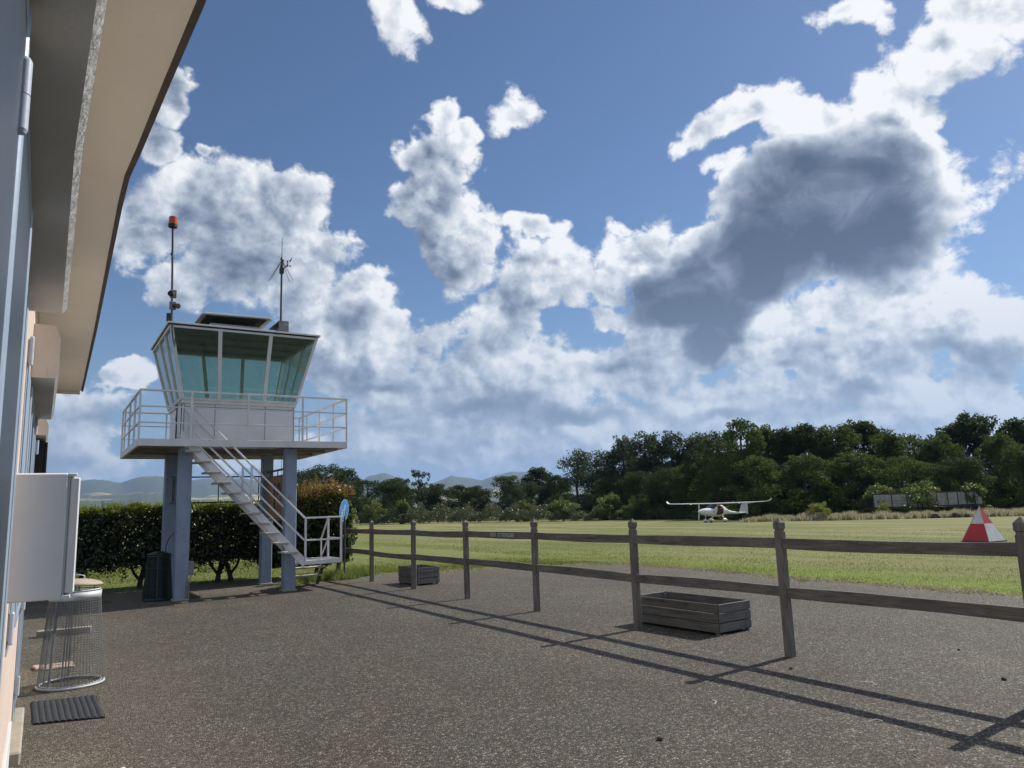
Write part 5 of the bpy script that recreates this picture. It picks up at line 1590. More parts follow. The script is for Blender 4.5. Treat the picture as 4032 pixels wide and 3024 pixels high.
# ================================================================ round blue sign on the last fence post
def blue_sign():
    c = Vector((6.265, 17.67, 1.617)); rad = .272
    S_ = thing('round_sign', (6.30, 17.72, 0), 'worn round blue sign with white figures standing edge-on in front of the bush', 'sign')
    tocam = (Vector((0, 0, 1.6)) - c).normalized()
    a = R(66)
    n = Vector((tocam.x * math.cos(a) - tocam.y * math.sin(a), tocam.x * math.sin(a) + tocam.y * math.cos(a), -.10)).normalized()
    if n.x < 0: pass
    xd = Vector((0, 0, 1)).cross(n).normalized(); yd = n.cross(xd)
    def P(u, v, w=0): return c + xd * u + yd * v + n * w
    mb = MB(); N_ = 40
    vs = [P(rad * math.cos(2 * math.pi * k / N_), rad * math.sin(2 * math.pi * k / N_), 0) for k in range(N_)] + [P(rad * math.cos(2 * math.pi * k / N_), rad * math.sin(2 * math.pi * k / N_), .006) for k in range(N_)]
    mb.add(vs, [tuple(range(N_)), tuple(range(2 * N_ - 1, N_ - 1, -1))] + [(k, (k + 1) % N_, N_ + (k + 1) % N_, N_ + k) for k in range(N_)])
    d = mb.build('disc', M['sign_blue'], S_)
    mb = MB()
    vs = []
    for r_, w in ((rad * .965, .0065), (rad * .925, .0065)): vs += [P(r_ * math.cos(2 * math.pi * k / N_), r_ * math.sin(2 * math.pi * k / N_), w + .001) for k in range(N_)]
    mb.add(vs, [(k, (k + 1) % N_, N_ + (k + 1) % N_, N_ + k) for k in range(N_)])
    mb.build('rim_line', M['sign_wear'], d)
    # white figures: walker holding a child by the hand, worn
    mb = MB()
    def poly(pts, w=.008): mb.add([P(x * rad, y * rad, w) for x, y in pts], [tuple(range(len(pts)))])
    def blob(x, y, r_): poly([(x + r_ * math.cos(k * .5236), y + r_ * math.sin(k * .5236)) for k in range(12)])
    blob(.10, .42, .13); poly([(-.02, .27), (.26, .24), (.30, -.08), (.12, -.10), (-.06, -.04)]); poly([(.02, -.10), (.16, -.10), (.10, -.52), (-.10, -.60), (-.12, -.52), (-.02, -.46)], .009)
    poly([(.17, -.09), (.29, -.09), (.34, -.38), (.46, -.56), (.36, -.60), (.22, -.40)]); poly([(-.04, .22), (-.10, .20), (-.34, -.02), (-.26, -.08)])
    blob(-.40, .02, .08); poly([(-.48, -.08), (-.30, -.08), (-.26, -.30), (-.50, -.30)]); poly([(-.48, -.31), (-.38, -.31), (-.42, -.58), (-.52, -.58)]); poly([(-.36, -.31), (-.27, -.31), (-.22, -.56), (-.32, -.58)])
    for (x, y, r_) in ((.5, .1, .05), (-.6, .3, .06), (.45, -.25, .05), (-.15, .62, .05), (.2, .7, .04), (-.62, -.2, .05), (-.3, .4, .05), (.62, .35, .04)): blob(x, y, r_)
    mb.build('figures', M['sign_wear'], d)
    mb = MB(); mb.cyl((6.30, 17.72, -.1), (6.30, 17.72, 1.85), .024, n=10); mb.build('pole', M['dark_steel'], S_)
    mb = MB()
    for dz in (-.12, .12): mb.beam((6.30, 17.72, 1.617 + dz), P(0, dz, 0), .03, .02)
    mb.build('bracket', M['galvanised'], S_)


blue_sign()


# ================================================================ PLANTER BOXES
def planter(x0, x1, y0, y1, h, rz, label, piv):
    P_ = thing('planter_box', (piv[0], piv[1], 0), label, 'planter box', 'wooden planter boxes beyond the fence', 0)
    Mx = Matrix.Translation((piv[0], piv[1], 0)) @ Matrix.Rotation(rz, 4, 'Z') @ Matrix.Translation((-piv[0], -piv[1], 0))
    n = 3; z0 = .035; bh = (h - z0) / n; t = .024
    for k in range(n):
        a, b = z0 + k * bh, z0 + (k + 1) * bh - .006
        j = .0015 * (k % 2)
        for (xa, xb) in ((x0, x0 + t), (x1 - t, x1)):
            mb = MB(); mb.bbox(xa - j, xb + j, y0, y1, a, b, .004, 0, Mx); mb.build('side_board', M['wood_side'], P_)
        for (ya, yb) in ((y0 - .012, y0 + t - .012), (y1 - t + .012, y1 + .012)):
            mb = MB(); mb.bbox(x0 + t + .002, x1 - t - .002, ya, yb, a + .002, b - .002, .004, 0, Mx); mb.build('end_board', M['wood_end'], P_)
    mb = MB()
    for xa in (x0 + t, x1 - t - .04):
        for ya in (y0 + .02, y1 - .06): mb.box(xa, xa + .04, ya, ya + .04, .0, h - .03, 0, Mx)
    mb.build('corner_batten', M['wood_post'], P_)
    mb = MB(); mb.box(x0 + .03, x1 - .03, y0 + .03, y1 - .03, .05, h * .55, 0, Mx); mb.build('soil', M['bark'], P_)


planter(6.80, 7.42, 6.36, 7.76, .365, R(2.5), 'long weathered grey wooden planter box standing between the two nearest fence posts', (6.8, 6.36))
planter(6.74, 7.28, 14.56, 15.50, .375, R(0), 'small square-ended dark wooden planter box at the far fence post near the grass', (6.74, 14.56))


# ================================================================ RED AND WHITE MARKER PYRAMID
def pyramid():
    az_ = R(64.2); i_ = Vector((math.cos(az_), -math.sin(az_), 0)); j_ = Vector((math.sin(az_), math.cos(az_), 0))
    m = Vector((26.86, 12.83, gz(26.86))); L_ = m - i_ * .81 + j_ * .51; Rr = m + i_ * .51 + j_ * .81; Bk = L_ + Rr - m
    c = (L_ + Rr) / 2; apex = Vector((c.x, c.y, m.z + 1.21))
    T = thing('field_marker', (c.x, c.y, m.z), 'red and white chequered pyramid marker standing on the mown field', 'field marker')
    base = [m, Rr, Bk, L_]
    for k in range(4):
        a, b = base[k], base[(k + 1) % 4]
        a2, b2 = a.lerp(apex, .5), b.lerp(apex, .5)
        out_ = ((a + b) / 2 - c).normalized() * -.012
        # faces are split half way up, colours alternate round the corners
        low, high = ('marker_white', 'red_paint') if k % 2 == 0 else ('red_paint', 'marker_white')
        mb = MB(); mb.slab([a, b, b2, a2], out_); mb.build('lower_panel', M[low], T)
        mb = MB(); vs = [a2, b2, apex]; q = [p + out_ for p in vs]; mb.add(vs + q, [(0, 1, 2), (5, 4, 3), (0, 3, 4, 1), (1, 4, 5, 2), (2, 5, 3, 0)]); mb.build('upper_panel', M[high], T)
    mb = MB()
    for k in range(4):
        a, b = base[k], base[(k + 1) % 4]; mb.beam(a + Vector((0, 0, .01)), b + Vector((0, 0, .01)), .04, .05)
    mb.build('base_frame', M['dark_steel'], T)


pyramid()


# ================================================================ AIRPLANE
def airplane():
    ox, oy = 49.8, 46.0; oz = gz(ox)
    Hd = R(2)           # nose points towards -X
    T = thing('light_airplane', (ox, oy, oz), 'small white high-wing propeller airplane with open dark cockpit door parked on the mown field', 'airplane')
    fx_ = Vector((-math.cos(Hd), -math.sin(Hd), 0)); ly_ = Vector((math.sin(Hd), -math.cos(Hd), 0))   # nose direction, port side
    def W(x, y, z):     # x aft of nose, y to port, z up
        return Vector((ox, oy, oz)) + fx_ * (2.0 - x) * .95 + ly_ * (y * .93) + Vector((0, 0, z * .87))
    def loft(stations, n=20, e=2.3):
        mb = MB(); vs = []
        for (x, zc, hw, hh) in stations:
            for k in range(n):
                t = 2 * math.pi * k / n; c_, s_ = math.cos(t), math.sin(t)
                vs.append(W(x, hw * math.copysign(abs(c_) ** (2 / e), c_), zc + hh * math.copysign(abs(s_) ** (2 / e), s_)))
        m = len(stations); fs_ = []
        for i in range(m - 1):
            for k in range(n): fs_.append((i * n + k, i * n + (k + 1) % n, (i + 1) * n + (k + 1) % n, (i + 1) * n + k))
        mb.add(vs, fs_, 0, True); mb.add([vs[k] for k in range(n)] + [vs[(m - 1) * n + k] for k in range(n)], [tuple(range(n)), tuple(range(2 * n - 1, n - 1, -1))])
        return mb
    fus = [(.12, 1.10, .12, .14), (.25, 1.09, .24, .22), (.6, 1.06, .40, .32), (1.0, 1.04, .48, .38), (1.35, 1.05, .54, .44), (1.7, 1.12, .56, .55), (2.1, 1.16, .57, .62), (2.6, 1.16, .55, .62), (3.0, 1.14, .46, .54), (3.4, 1.08, .33, .38), (3.8, .98, .22, .25), (4.4, .88, .15, .15), (5.2, .82, .11, .10), (6.0, .80, .08, .075), (6.45, .80, .04, .05)]
    loft(fus).build('fuselage', M['plane_white'], T)
    fu = T.children[0]
    loft([(-.18, 1.10, .01, .01), (-.08, 1.10, .07, .07), (.03, 1.10, .12, .12), (.115, 1.10, .145, .145)], 16, 2).build('spinner', M['plane_white'], fu)
    # windscreen and door openings follow the fuselage, 5 mm proud
    def side_patch(pts, side, name, mat, parent, proud=.014):
        fine = []
        for q in range(len(pts)):
            p_, r_ = pts[q], pts[(q + 1) % len(pts)]; m_ = max(1, int(math.hypot(r_[0] - p_[0], r_[1] - p_[1]) / .07))
            for k_ in range(m_): fine.append((p_[0] + (r_[0] - p_[0]) * k_ / m_, p_[1] + (r_[1] - p_[1]) * k_ / m_))
        pts = fine
        mb = MB(); vs = []
        def fu_hw(x, z):
            for i in range(len(fus) - 1):
                if fus[i][0] <= x <= fus[i + 1][0]:
                    t = (x - fus[i][0]) / (fus[i + 1][0] - fus[i][0])
                    zc = fus[i][1] * (1 - t) + fus[i + 1][1] * t; hw = fus[i][2] * (1 - t) + fus[i + 1][2] * t; hh = fus[i][3] * (1 - t) + fus[i + 1][3] * t
                    q = min(1, abs(z - zc) / hh)
                    return hw * (1 - q ** 2.3) ** (1 / 2.3)
            return .3
        cxm = sum(p[0] for p in pts) / len(pts); czm = sum(p[1] for p in pts) / len(pts)
        rings = 8; n = len(pts)
        for r_ in range(rings + 1):
            f_ = r_ / rings
            for (x, z) in pts:
                xx, zz = cxm + (x - cxm) * f_, czm + (z - czm) * f_
                vs.append(W(xx, side * (fu_hw(xx, zz) + proud), zz))
        fs_ = []
        for r_ in range(rings):
            for k in range(n): fs_.append((r_ * n + k, r_ * n + (k + 1) % n, (r_ + 1) * n + (k + 1) % n, (r_ + 1) * n + k))
        mb.add(vs, fs_, 0, True)
        return mb.build(name, mat, parent)
    def rnd(x0, x1, z0, z1, sl=0., r_=.10):
        pts = []
        for (cx_, cz_, a0) in ((x1 - r_, z1 - r_, 0), (x0 + r_ + sl, z1 - r_, 90), (x0 + r_, z0 + r_, 180), (x1 - r_ - .1, z0 + r_, 270)):
            for k in range(4): a = R(a0 + k * 30); pts.append((cx_ + r_ * math.cos(a), cz_ + r_ * math.sin(a)))
        return pts
    for sd in (1, -1):
        side_patch(rnd(1.72, 2.78, .72, 1.60, .25, .12), sd, 'door_opening', M['plane_red'], fu)
        side_patch([(1.18, 1.36), (1.55, 1.34), (1.82, 1.66), (1.70, 1.655), (1.5, 1.56)], sd, 'side_window', M['window_glass'], fu)
    loft([(1.02, 1.30, .20, .125), (1.3, 1.36, .36, .19), (1.65, 1.50, .44, .24), (1.92, 1.62, .46, .22)], 16, 2.2).build('windscreen', M['window_glass'], fu)
    mb = MB()
    for yy in (.20, -.20): mb.bbox(-.0, .0, 0, 0, 0, 0) if False else None
    # registration marks and badge
    text_mesh('registration', 'I-B715', fu, M['plane_grey'], .20, W(3.02, .475, 1.02), -fx_, Vector((0, 0, 1)), sx=1.0, depth=.004)
    for k in range(1):
        mb = MB(); ctr = (1.42, 1.05)
        vs = [W(ctr[0] + .08 * math.cos(q * .5236), .56, ctr[1] + .08 * math.sin(q * .5236)) for q in range(12)]
        vs2 = [W(ctr[0] + .08 * math.cos(q * .5236), .50, ctr[1] + .08 * math.sin(q * .5236)) for q in range(12)]
        mb.add(vs + vs2, [tuple(range(12)), tuple(range(23, 11, -1))] + [(q, (q + 1) % 12, 12 + (q + 1) % 12, 12 + q) for q in range(12)]); mb.build('badge', M['plane_grey'], fu)
    # wing: tapered, slight dihedral, turned-up tips
    def wing(side):
        mb = MB(); vs = []
        prof = [(0, 0), (.05, .05), (.25, .085), (.6, .055), (1, .004), (.6, -.012), (.2, -.03), (.04, -.025)]
        sec = [(0.0, .02, 1.78, 1.02, 1.82), (.6, .02, 1.78, 1.02, 1.82), (2.5, .06, 1.79, .96, 1.82), (4.6, .10, 1.85, .78, 1.82), (5.7, .14, 1.95, .58, 1.84), (6.0, .18, 2.05, .42, 1.90), (6.18, .22, 2.16, .26, 2.02), (6.24, .26, 2.26, .10, 2.12)]
        for (y, _, x0_, ch, z) in sec:
            for (u, v) in prof: vs.append(W(x0_ + u * ch, side * y, z + (y * .012) + v * ch))
        n = len(prof); m = len(sec); fs_ = []
        for i in range(m - 1):
            for k in range(n): fs_.append((i * n + k, i * n + (k + 1) % n, (i + 1) * n + (k + 1) % n, (i + 1) * n + k))
        fs_.append(tuple((m - 1) * n + k for k in range(n)))
        mb.add(vs, fs_, 0, True)
        wg = mb.build('wing', M['plane_white'], T)
        mb = MB()
        for y in (2.4, 3.5): mb.bbox(0, 0, 0, 0, 0, 0) if False else mb.beam(W(2.62, side * y, 1.80), W(2.80, side * y, 1.78), .03, .05)
        mb.build('flap_bracket', M['plane_white'], wg)
    wing(1); wing(-1)
    # tail
    mb = MB()
    mb.add([W(5.55, .025, .83), W(6.55, .025, .80), W(6.62, .015, 1.78), (W(6.02, .015, 1.80))] + [W(5.55, -.025, .83), W(6.55, -.025, .80), W(6.62, -.015, 1.78), W(6.02, -.015, 1.80)], [(0, 1, 2, 3), (7, 6, 5, 4), (0, 4, 5, 1), (1, 5, 6, 2), (2, 6, 7, 3), (3, 7, 4, 0)])
    fn = mb.build('fin', M['plane_white'], T)
    mb = MB(); mb.slab([W(6.56, .012, .66), W(6.80, .012, .66), W(6.84, .012, 1.76), W(6.63, .012, 1.78)], -ly_ * .024); mb.build('rudder', M['plane_white'], fn)
    mb = MB(); mb.slab([W(5.95, -1.05, 1.78), W(5.85, 0, 1.78), W(5.95, 1.05, 1.78), W(6.45, 1.05, 1.78), W(6.5, 0, 1.78), W(6.45, -1.05, 1.78)][0:1] + [W(5.95, 1.05, 1.78), W(6.45, 1.05, 1.78), W(6.45, -1.05, 1.78)], Vector((0, 0, .03))); mb.build('tailplane', M['plane_white'], T)
    # undercarriage
    for (x, y, zt_) in ((.78, 0, .80), (2.45, .82, .85), (2.45, -.82, .85)):
        mb = MB(); mb.beam(W(x + (.10 if y else .06), y * .42, zt_), W(x, y, .22), .05 if y else .045, .09 if y else .045)
        lg = mb.build('landing_leg', M['plane_white'], T)
        mb = MB(); mb.cyl(W(x, y - .05, .15), W(x, y + .05, .15), .15, n=18); mb.build('wheel', M['rubber'], lg)
        st_ = [(x - .32, .20, .01, .02), (x - .24, .21, .075, .10), (x - .05, .22, .10, .14), (x + .15, .21, .08, .11), (x + .32, .20, .03, .05), (x + .42, .20, .005, .01)]
        mb = MB(); vs = []; n = 12
        for (xx, zc, hw, hh) in st_:
            for k in range(n): t = 2 * math.pi * k / n; vs.append(W(xx, y + hw * math.cos(t), zc + hh * math.sin(t)))
        fs_ = [(i * n + k, i * n + (k + 1) % n, (i + 1) * n + (k + 1) % n, (i + 1) * n + k) for i in range(len(st_) - 1) for k in range(n)]
        mb.add(vs, fs_, 0, True); mb.build('wheel_fairing', M['plane_white'], lg)
    # propeller at rest, two blades upright
    mb = MB()
    for sg in (1, -1):
        vs = []
        for (r_, c_, tw) in ((.10, .05, .9), (.3, .10, .7), (.55, .095, .5), (.78, .06, .35), (.84, .02, .3)):
            for (u, v) in ((-.5, 0), (0, .12), (.5, 0), (0, -.08)):
                vs.append(W(-.02 + (u * c_ * math.sin(tw) + v * c_ * math.cos(tw)) + .01, u * c_ * math.cos(tw) + .10 * r_ * sg, 1.10 + sg * r_))
        fs_ = [(i * 4 + k, i * 4 + (k + 1) % 4, (i + 1) * 4 + (k + 1) % 4, (i + 1) * 4 + k) for i in range(4) for k in range(4)] + [(16, 17, 18, 19)]
        mb.add(vs, fs_)
    mb.build('propeller', M['plane_white'], T)


airplane()


# ================================================================ OLD TRAILER WRECK IN THE TREES
def trailer():
    a, b = Vector((62.75, 39.2, 0)), Vector((70.9, 34.0, 0))
    d = (b - a).normalized(); L_ = (b - a).length; nrm = Vector((-d.y, d.x, 0)); 
    if nrm.dot(Vector((-1, -1, 0))) < 0: nrm = -nrm
    oz = gz(65)
    T = thing('old_trailer', (65.5, 37.6, oz), 'long derelict grey farm trailer with boarded sides, overgrown at the edge of the wood', 'trailer')
    Mx = Matrix(((d.x, nrm.x, 0, a.x), (d.y, nrm.y, 0, a.y), (0, 0, 1, oz), (0, 0, 0, 1)))
    def seg(u0, u1, z0, z1, vertical, name):
        z0 += 0; mb = MB(); p = u0 + .01
        if vertical:
            while p < u1 - .05: mb.bbox(p, min(p + .34, u1), 0.0, .05, z0, z1, .01, 0, Mx); p += .36
        else:
            q = z0
            while q < z1 - .05: mb.bbox(u0, u1, 0.0, .05, q, min(q + .25, z1), .01, 0, Mx); q += .27
        return mb.build(name, M['trailer_board'], T)
    zb, zt_ = .95, 2.05
    seg(.0, 1.6, zb, zt_ - .02, True, 'side_board'); seg(1.65, 2.95, zb, zt_, False, 'side_board'); seg(3.0, 5.6, zb - .05, zt_ + .02, False, 'side_board'); seg(5.7, 9.7, zb, zt_ - .02, True, 'side_board')
    mb = MB()
    for u in (0, 1.62, 2.97, 3.9, 4.8, 5.65, 6.6, 7.5, 8.3, 9.0, 9.72): mb.bbox(u - .03, u + .03, .052, .11, zb - .1, zt_ + .08, .006, 0, Mx)
    mb.bbox(0, 9.75, .045, .10, zt_ + .03, zt_ + .09, .006, 0, Mx); mb.bbox(0, 9.75, -2.2, .08, zb - .2, zb - .1, .01, 0, Mx)
    mb.bbox(0, 9.75, -2.25, -2.2, zb, zt_, .01, 0, Mx)
    mb.build('frame', M['trailer_steel'], T)
    mb = MB()
    for u in (1.6, 7.4, 8.5): mb.cyl(Mx @ Vector((u, .0, .42)), Mx @ Vector((u, -.28, .42)), .45, n=20)
    mb.build('wheels', M['rubber'], T)


trailer()


# small dark molehills / stones at the field border
for n_, (x, y, s_) in enumerate(((54.6, 39.0, .32), (61.3, 33.1, .36), (63.6, 31.8, .30), (62.8, 32.2, .40))):
    mb = MB(); rr = random.Random(n_); vs = []; N_ = 10
    for k in range(4):
        for q in range(N_): a = q * 2 * math.pi / N_; r_ = s_ * (1 - (k / 4) ** 2) ** .5 * (1 + rr.uniform(-.15, .15)); vs.append((x + r_ * math.cos(a), y + r_ * math.sin(a), gz(x) - .05 + k / 3 * s_ * 1.1))
    mb.add(vs, [(k * N_ + q, k * N_ + (q + 1) % N_, (k + 1) * N_ + (q + 1) % N_, (k + 1) * N_ + q) for k in range(3) for q in range(N_)] + [tuple(3 * N_ + q for q in range(N_))], 0, True)
    o = mb.build('boulder', M['bark'])
    lab = ['dark boulder at the edge of the dry grass below the small yellow-green bush', 'dark boulder in the dry grass below the trailer, leftmost of three', 'dark boulder in the dry grass below the trailer, rightmost of three', 'dark low boulder in the middle of the three below the trailer'][n_]
    tag(o, lab, 'boulder', 'dark boulders along the dry grass')


# ================================================================ BUILDING AT THE LEFT
def building():
    T = thing('clubhouse', (-0.1, 5.0, 0), 'pink stuccoed clubhouse seen along its wall at the left edge, with overhanging eave', 'building')
    wx = -.1
    # wall with openings is kept simple: windows stand proud in their frames
    mb = MB(); mb.box(-6.0, wx, -4.0, 10.3, -.1, 3.3); mb.build('wall', M['stucco'], T)
    # eave: soffit slab following a slightly wavy edge, dark drip edge
    edge = [(-3.0, .36), (.5, .35), (2.267, .322), (2.816, .292), (3.4, .262), (3.72, .242), (4.1, .243), (4.84, .255), (7.0, .292), (10.572, .338)]
    mb = MB()
    n = len(edge)
    vs = []
    for (y, x) in edge: vs += [(-6.1, y, 3.2), (x, y, 3.2), (x, y, 3.30), (-6.1, y, 3.30)]
    fs_ = []
    for i in range(n - 1):
        for k in range(4): fs_.append((i * 4 + k, i * 4 + (k + 1) % 4, (i + 1) * 4 + (k + 1) % 4, (i + 1) * 4 + k))
    fs_ += [(3, 2, 1, 0), tuple((n - 1) * 4 + k for k in range(4))]
    mb.add(vs, fs_)
    rf = mb.build('roof', M['soffit'], T)
    mb = MB()
    for i in range(n - 1):
        (ya, xa), (yb, xb) = edge[i], edge[i + 1]
        mb.slab([(xa + .001, ya, 3.192), (xb + .001, yb, 3.192), (xb + .001, yb, 3.36), (xa + .001, ya, 3.36)], (.022, 0, 0))
    mb.build('drip_edge', M['roof_dark'], rf)
    mb = MB(); mb.bbox(-.2, .332, 10.574, 10.70, 3.17, 3.34, .006); mb.build('end_board', M['cream'], rf)
    # window head mouldings
    def lintel(y0, y1, xo, z0, z1, curve=None):
        m2 = MB(); steps = 24 if curve else 2; vs = []
        for k in range(steps + 1):
            y = y0 + (y1 - y0) * k / steps
            xx = xo(y) if callable(xo) else xo
            vs += [(wx - .02, y, z0), (xx - .016, y, z0), (xx, y, z0 + .018), (xx, y, z1 - .08), (xx - .03, y, z1), (wx - .02, y, z1 + .002)]
        fs2 = []; mi = []
        for k in range(steps):
            for q in range(6): fs2.append((k * 6 + q, k * 6 + (q + 1) % 6, (k + 1) * 6 + (q + 1) % 6, (k + 1) * 6 + q)); mi.append(0 if q == 0 else (1 if q in (1,) else 2))
        b0 = len(m2.v); m2.add(vs, fs2); m2.m = mi
        m2.add([vs[q] for q in range(6)] + [vs[steps * 6 + q] for q in range(6)], [(5, 4, 3, 2, 1, 0), (6, 7, 8, 9, 10, 11)], 2)
        return m2.build('window_head', [M['lintel_white'], M['lintel_edge'], M['cream']], T)
    lintel(.3, 3.50, lambda y: .043 + .012 * max(0, (2.0 - y)) - .010 * math.exp(-((y - 1.9) / .5) ** 2), 2.45, 2.62)
    lintel(5.16, 7.32, .043, 2.45, 2.775)
    lintel(8.66, 10.1, .018, 2.45, 2.625)
    # windows with steel frames
    def window(y0, y1, z0=1.0, z1=2.43, xo=-.062):
        m2 = MB(); w_ = .05
        m2.bbox(wx - .02, xo, y0, y0 + w_, z0, z1); m2.bbox(wx - .02, xo, y1 - w_, y1, z0, z1); m2.bbox(wx - .02, xo, y0 + w_, y1 - w_, z0, z0 + w_); m2.bbox(wx - .02, xo, y0 + w_, y1 - w_, z1 - w_, z1)
        ym = (y0 + y1) / 2; m2.bbox(wx - .02, xo - .004, ym - .03, ym + .03, z0 + w_, z1 - w_)
        wi = m2.build('window', M['frame_blue'], T)
        m2 = MB(); m2.box(wx - .01, wx + .004, y0 + w_, y1 - w_, z0 + w_, z1 - w_); m2.build('pane', M['window_glass'], wi)
        return wi
    window(5.3, 7.1, 1.0, 2.42, -.085); window(8.8, 9.9, 1.0, 2.42, -.085)
    # tall glazed steel doors close to the camera
    def leaf(y0, y1, xi, xo, z0=.05, z1=2.43):
        m2 = MB(); w_ = .045
        m2.bbox(xi, xo, y0, y0 + w_, z0, z1, .006); m2.bbox(xi, xo, y1 - w_, y1, z0, z1, .006)
        for z in (z0, 1.02, z1 - w_): m2.bbox(xi, xo - .003, y0 + w_ + .001, y1 - w_ - .001, z, z + w_, .006)
        dr = m2.build('glazed_door', M['frame_blue'], T)
        m2 = MB(); m2.box(xo - .010, xo - .0035, y0 + w_, y1 - w_, z0 + w_, z1 - w_); m2.build('pane', M['window_glass'], dr)
        m2 = MB(); m2.bbox(xi, xo - .002, y0 + w_ + .03, y0 + w_ + .045, z0 + w_, z1 - w_, .001); m2.build('glazing_bead', M['frame_dark'], dr)
        return dr
    d1 = leaf(.62, 1.36, -.098, -.060); d2 = leaf(1.44, 2.30, -.099, -.064); d3 = leaf(2.34, 3.12, -.099, -.080)
    def hinge(x, y, z0, z1, r_, par):
        m2 = MB(); zm = (z0 + z1) / 2
        m2.cyl((x, y, z0), (x, y, z0 + .006), r_ * .75, r_, n=16); m2.cyl((x, y, z0 + .006), (x, y, zm - .001), r_, n=16); m2.cyl((x, y, zm + .001), (x, y, z1 - .006), r_, n=16); m2.cyl((x, y, z1 - .006), (x, y, z1), r_, r_ * .7, n=16)
        m2.cyl((x, y, zm - .002), (x, y, zm + .002), r_ * .9, n=12)
        m2.bbox(wx - .01, x, y - .004, y + .004, z0 + .015, z1 - .015, .002)
        m2.build('hinge', M['hinge'], par)
    hinge(-.062, 1.30, 2.197, 2.324, .0105, d1); hinge(-.086, 2.32, 2.25, 2.38, .0095, d2)
    # shutters beyond, folded back against the wall
    def shutter(y0, y1, z0, z1, xo, hz):
        m2 = MB(); m2.bbox(wx - .002, xo, y0, y1, z0, z1, .004); sh = m2.build('shutter', M['frame_blue'], T)
        m2 = MB(); m2.bbox(xo + .0005, xo + .006, y0 + .04, y0 + .07, z0 + .05, z1 - .05, .002); m2.build('panel_edge', M['frame_blue'], sh)
        for (z, yy, xx, rr_) in hz: hinge(xx, yy, z, z + .145, rr_, sh)
    shutter(4.20, 5.20, 1.0, 2.42, -.094, [(2.347, 4.2, -.084, .0105), (1.05, 4.2, -.084, .0105)])
    shutter(7.15, 7.9, .10, 2.40, -.088, [(2.30, 7.15, -.072, .011), (.92, 7.15, -.072, .011), (.28, 7.15, -.072, .011)])
    shutter(7.95, 8.7, .10, 2.38, -.082, [(2.26, 8.7, -.066, .011), (1.10, 8.7, -.066, .011)])
    # dark vent hood at the far end
    mb = MB(); mb.bbox(wx, .0, 9.02, 9.30, 2.10, 2.43, .004); mb.bbox(.0, .022, 9.0, 9.32, 2.09, 2.41, .004); mb.build('vent_hood', M['ink'], T)
    # white meter cabinet
    mb = MB(); mb.bbox(wx - .005, .079, 3.2, 3.56, 1.322, 1.775, .005); mb.bbox(.0792, .108, 3.2, 3.56, 1.322, 1.336, .003); mb.bbox(.0792, .108, 3.2, 3.56, 1.763, 1.775, .003); mb.bbox(.0792, .088, 3.215, 3.55, 1.336, 1.763, .002)
    mc = mb.build('meter_cabinet', M['meter_grey'], T)
    mb = MB(); mb.bbox(.0885, .119, 3.203, 3.557, 1.340, 1.759, .005); mb.build('cabinet_door', M['meter_grey'], mc)
    # doorstep and plinth
    mb = MB(); mb.bbox(wx - .02, -.02, 6.25, 7.7, -.02, .085, .012); mb.build('doorstep', M['stone'], T)
    mb = MB(); mb.bbox(wx - .01, wx + .016, 3.9, 6.2, -.02, .30, .004); mb.build('plinth', M['lintel_white'], T)


building()


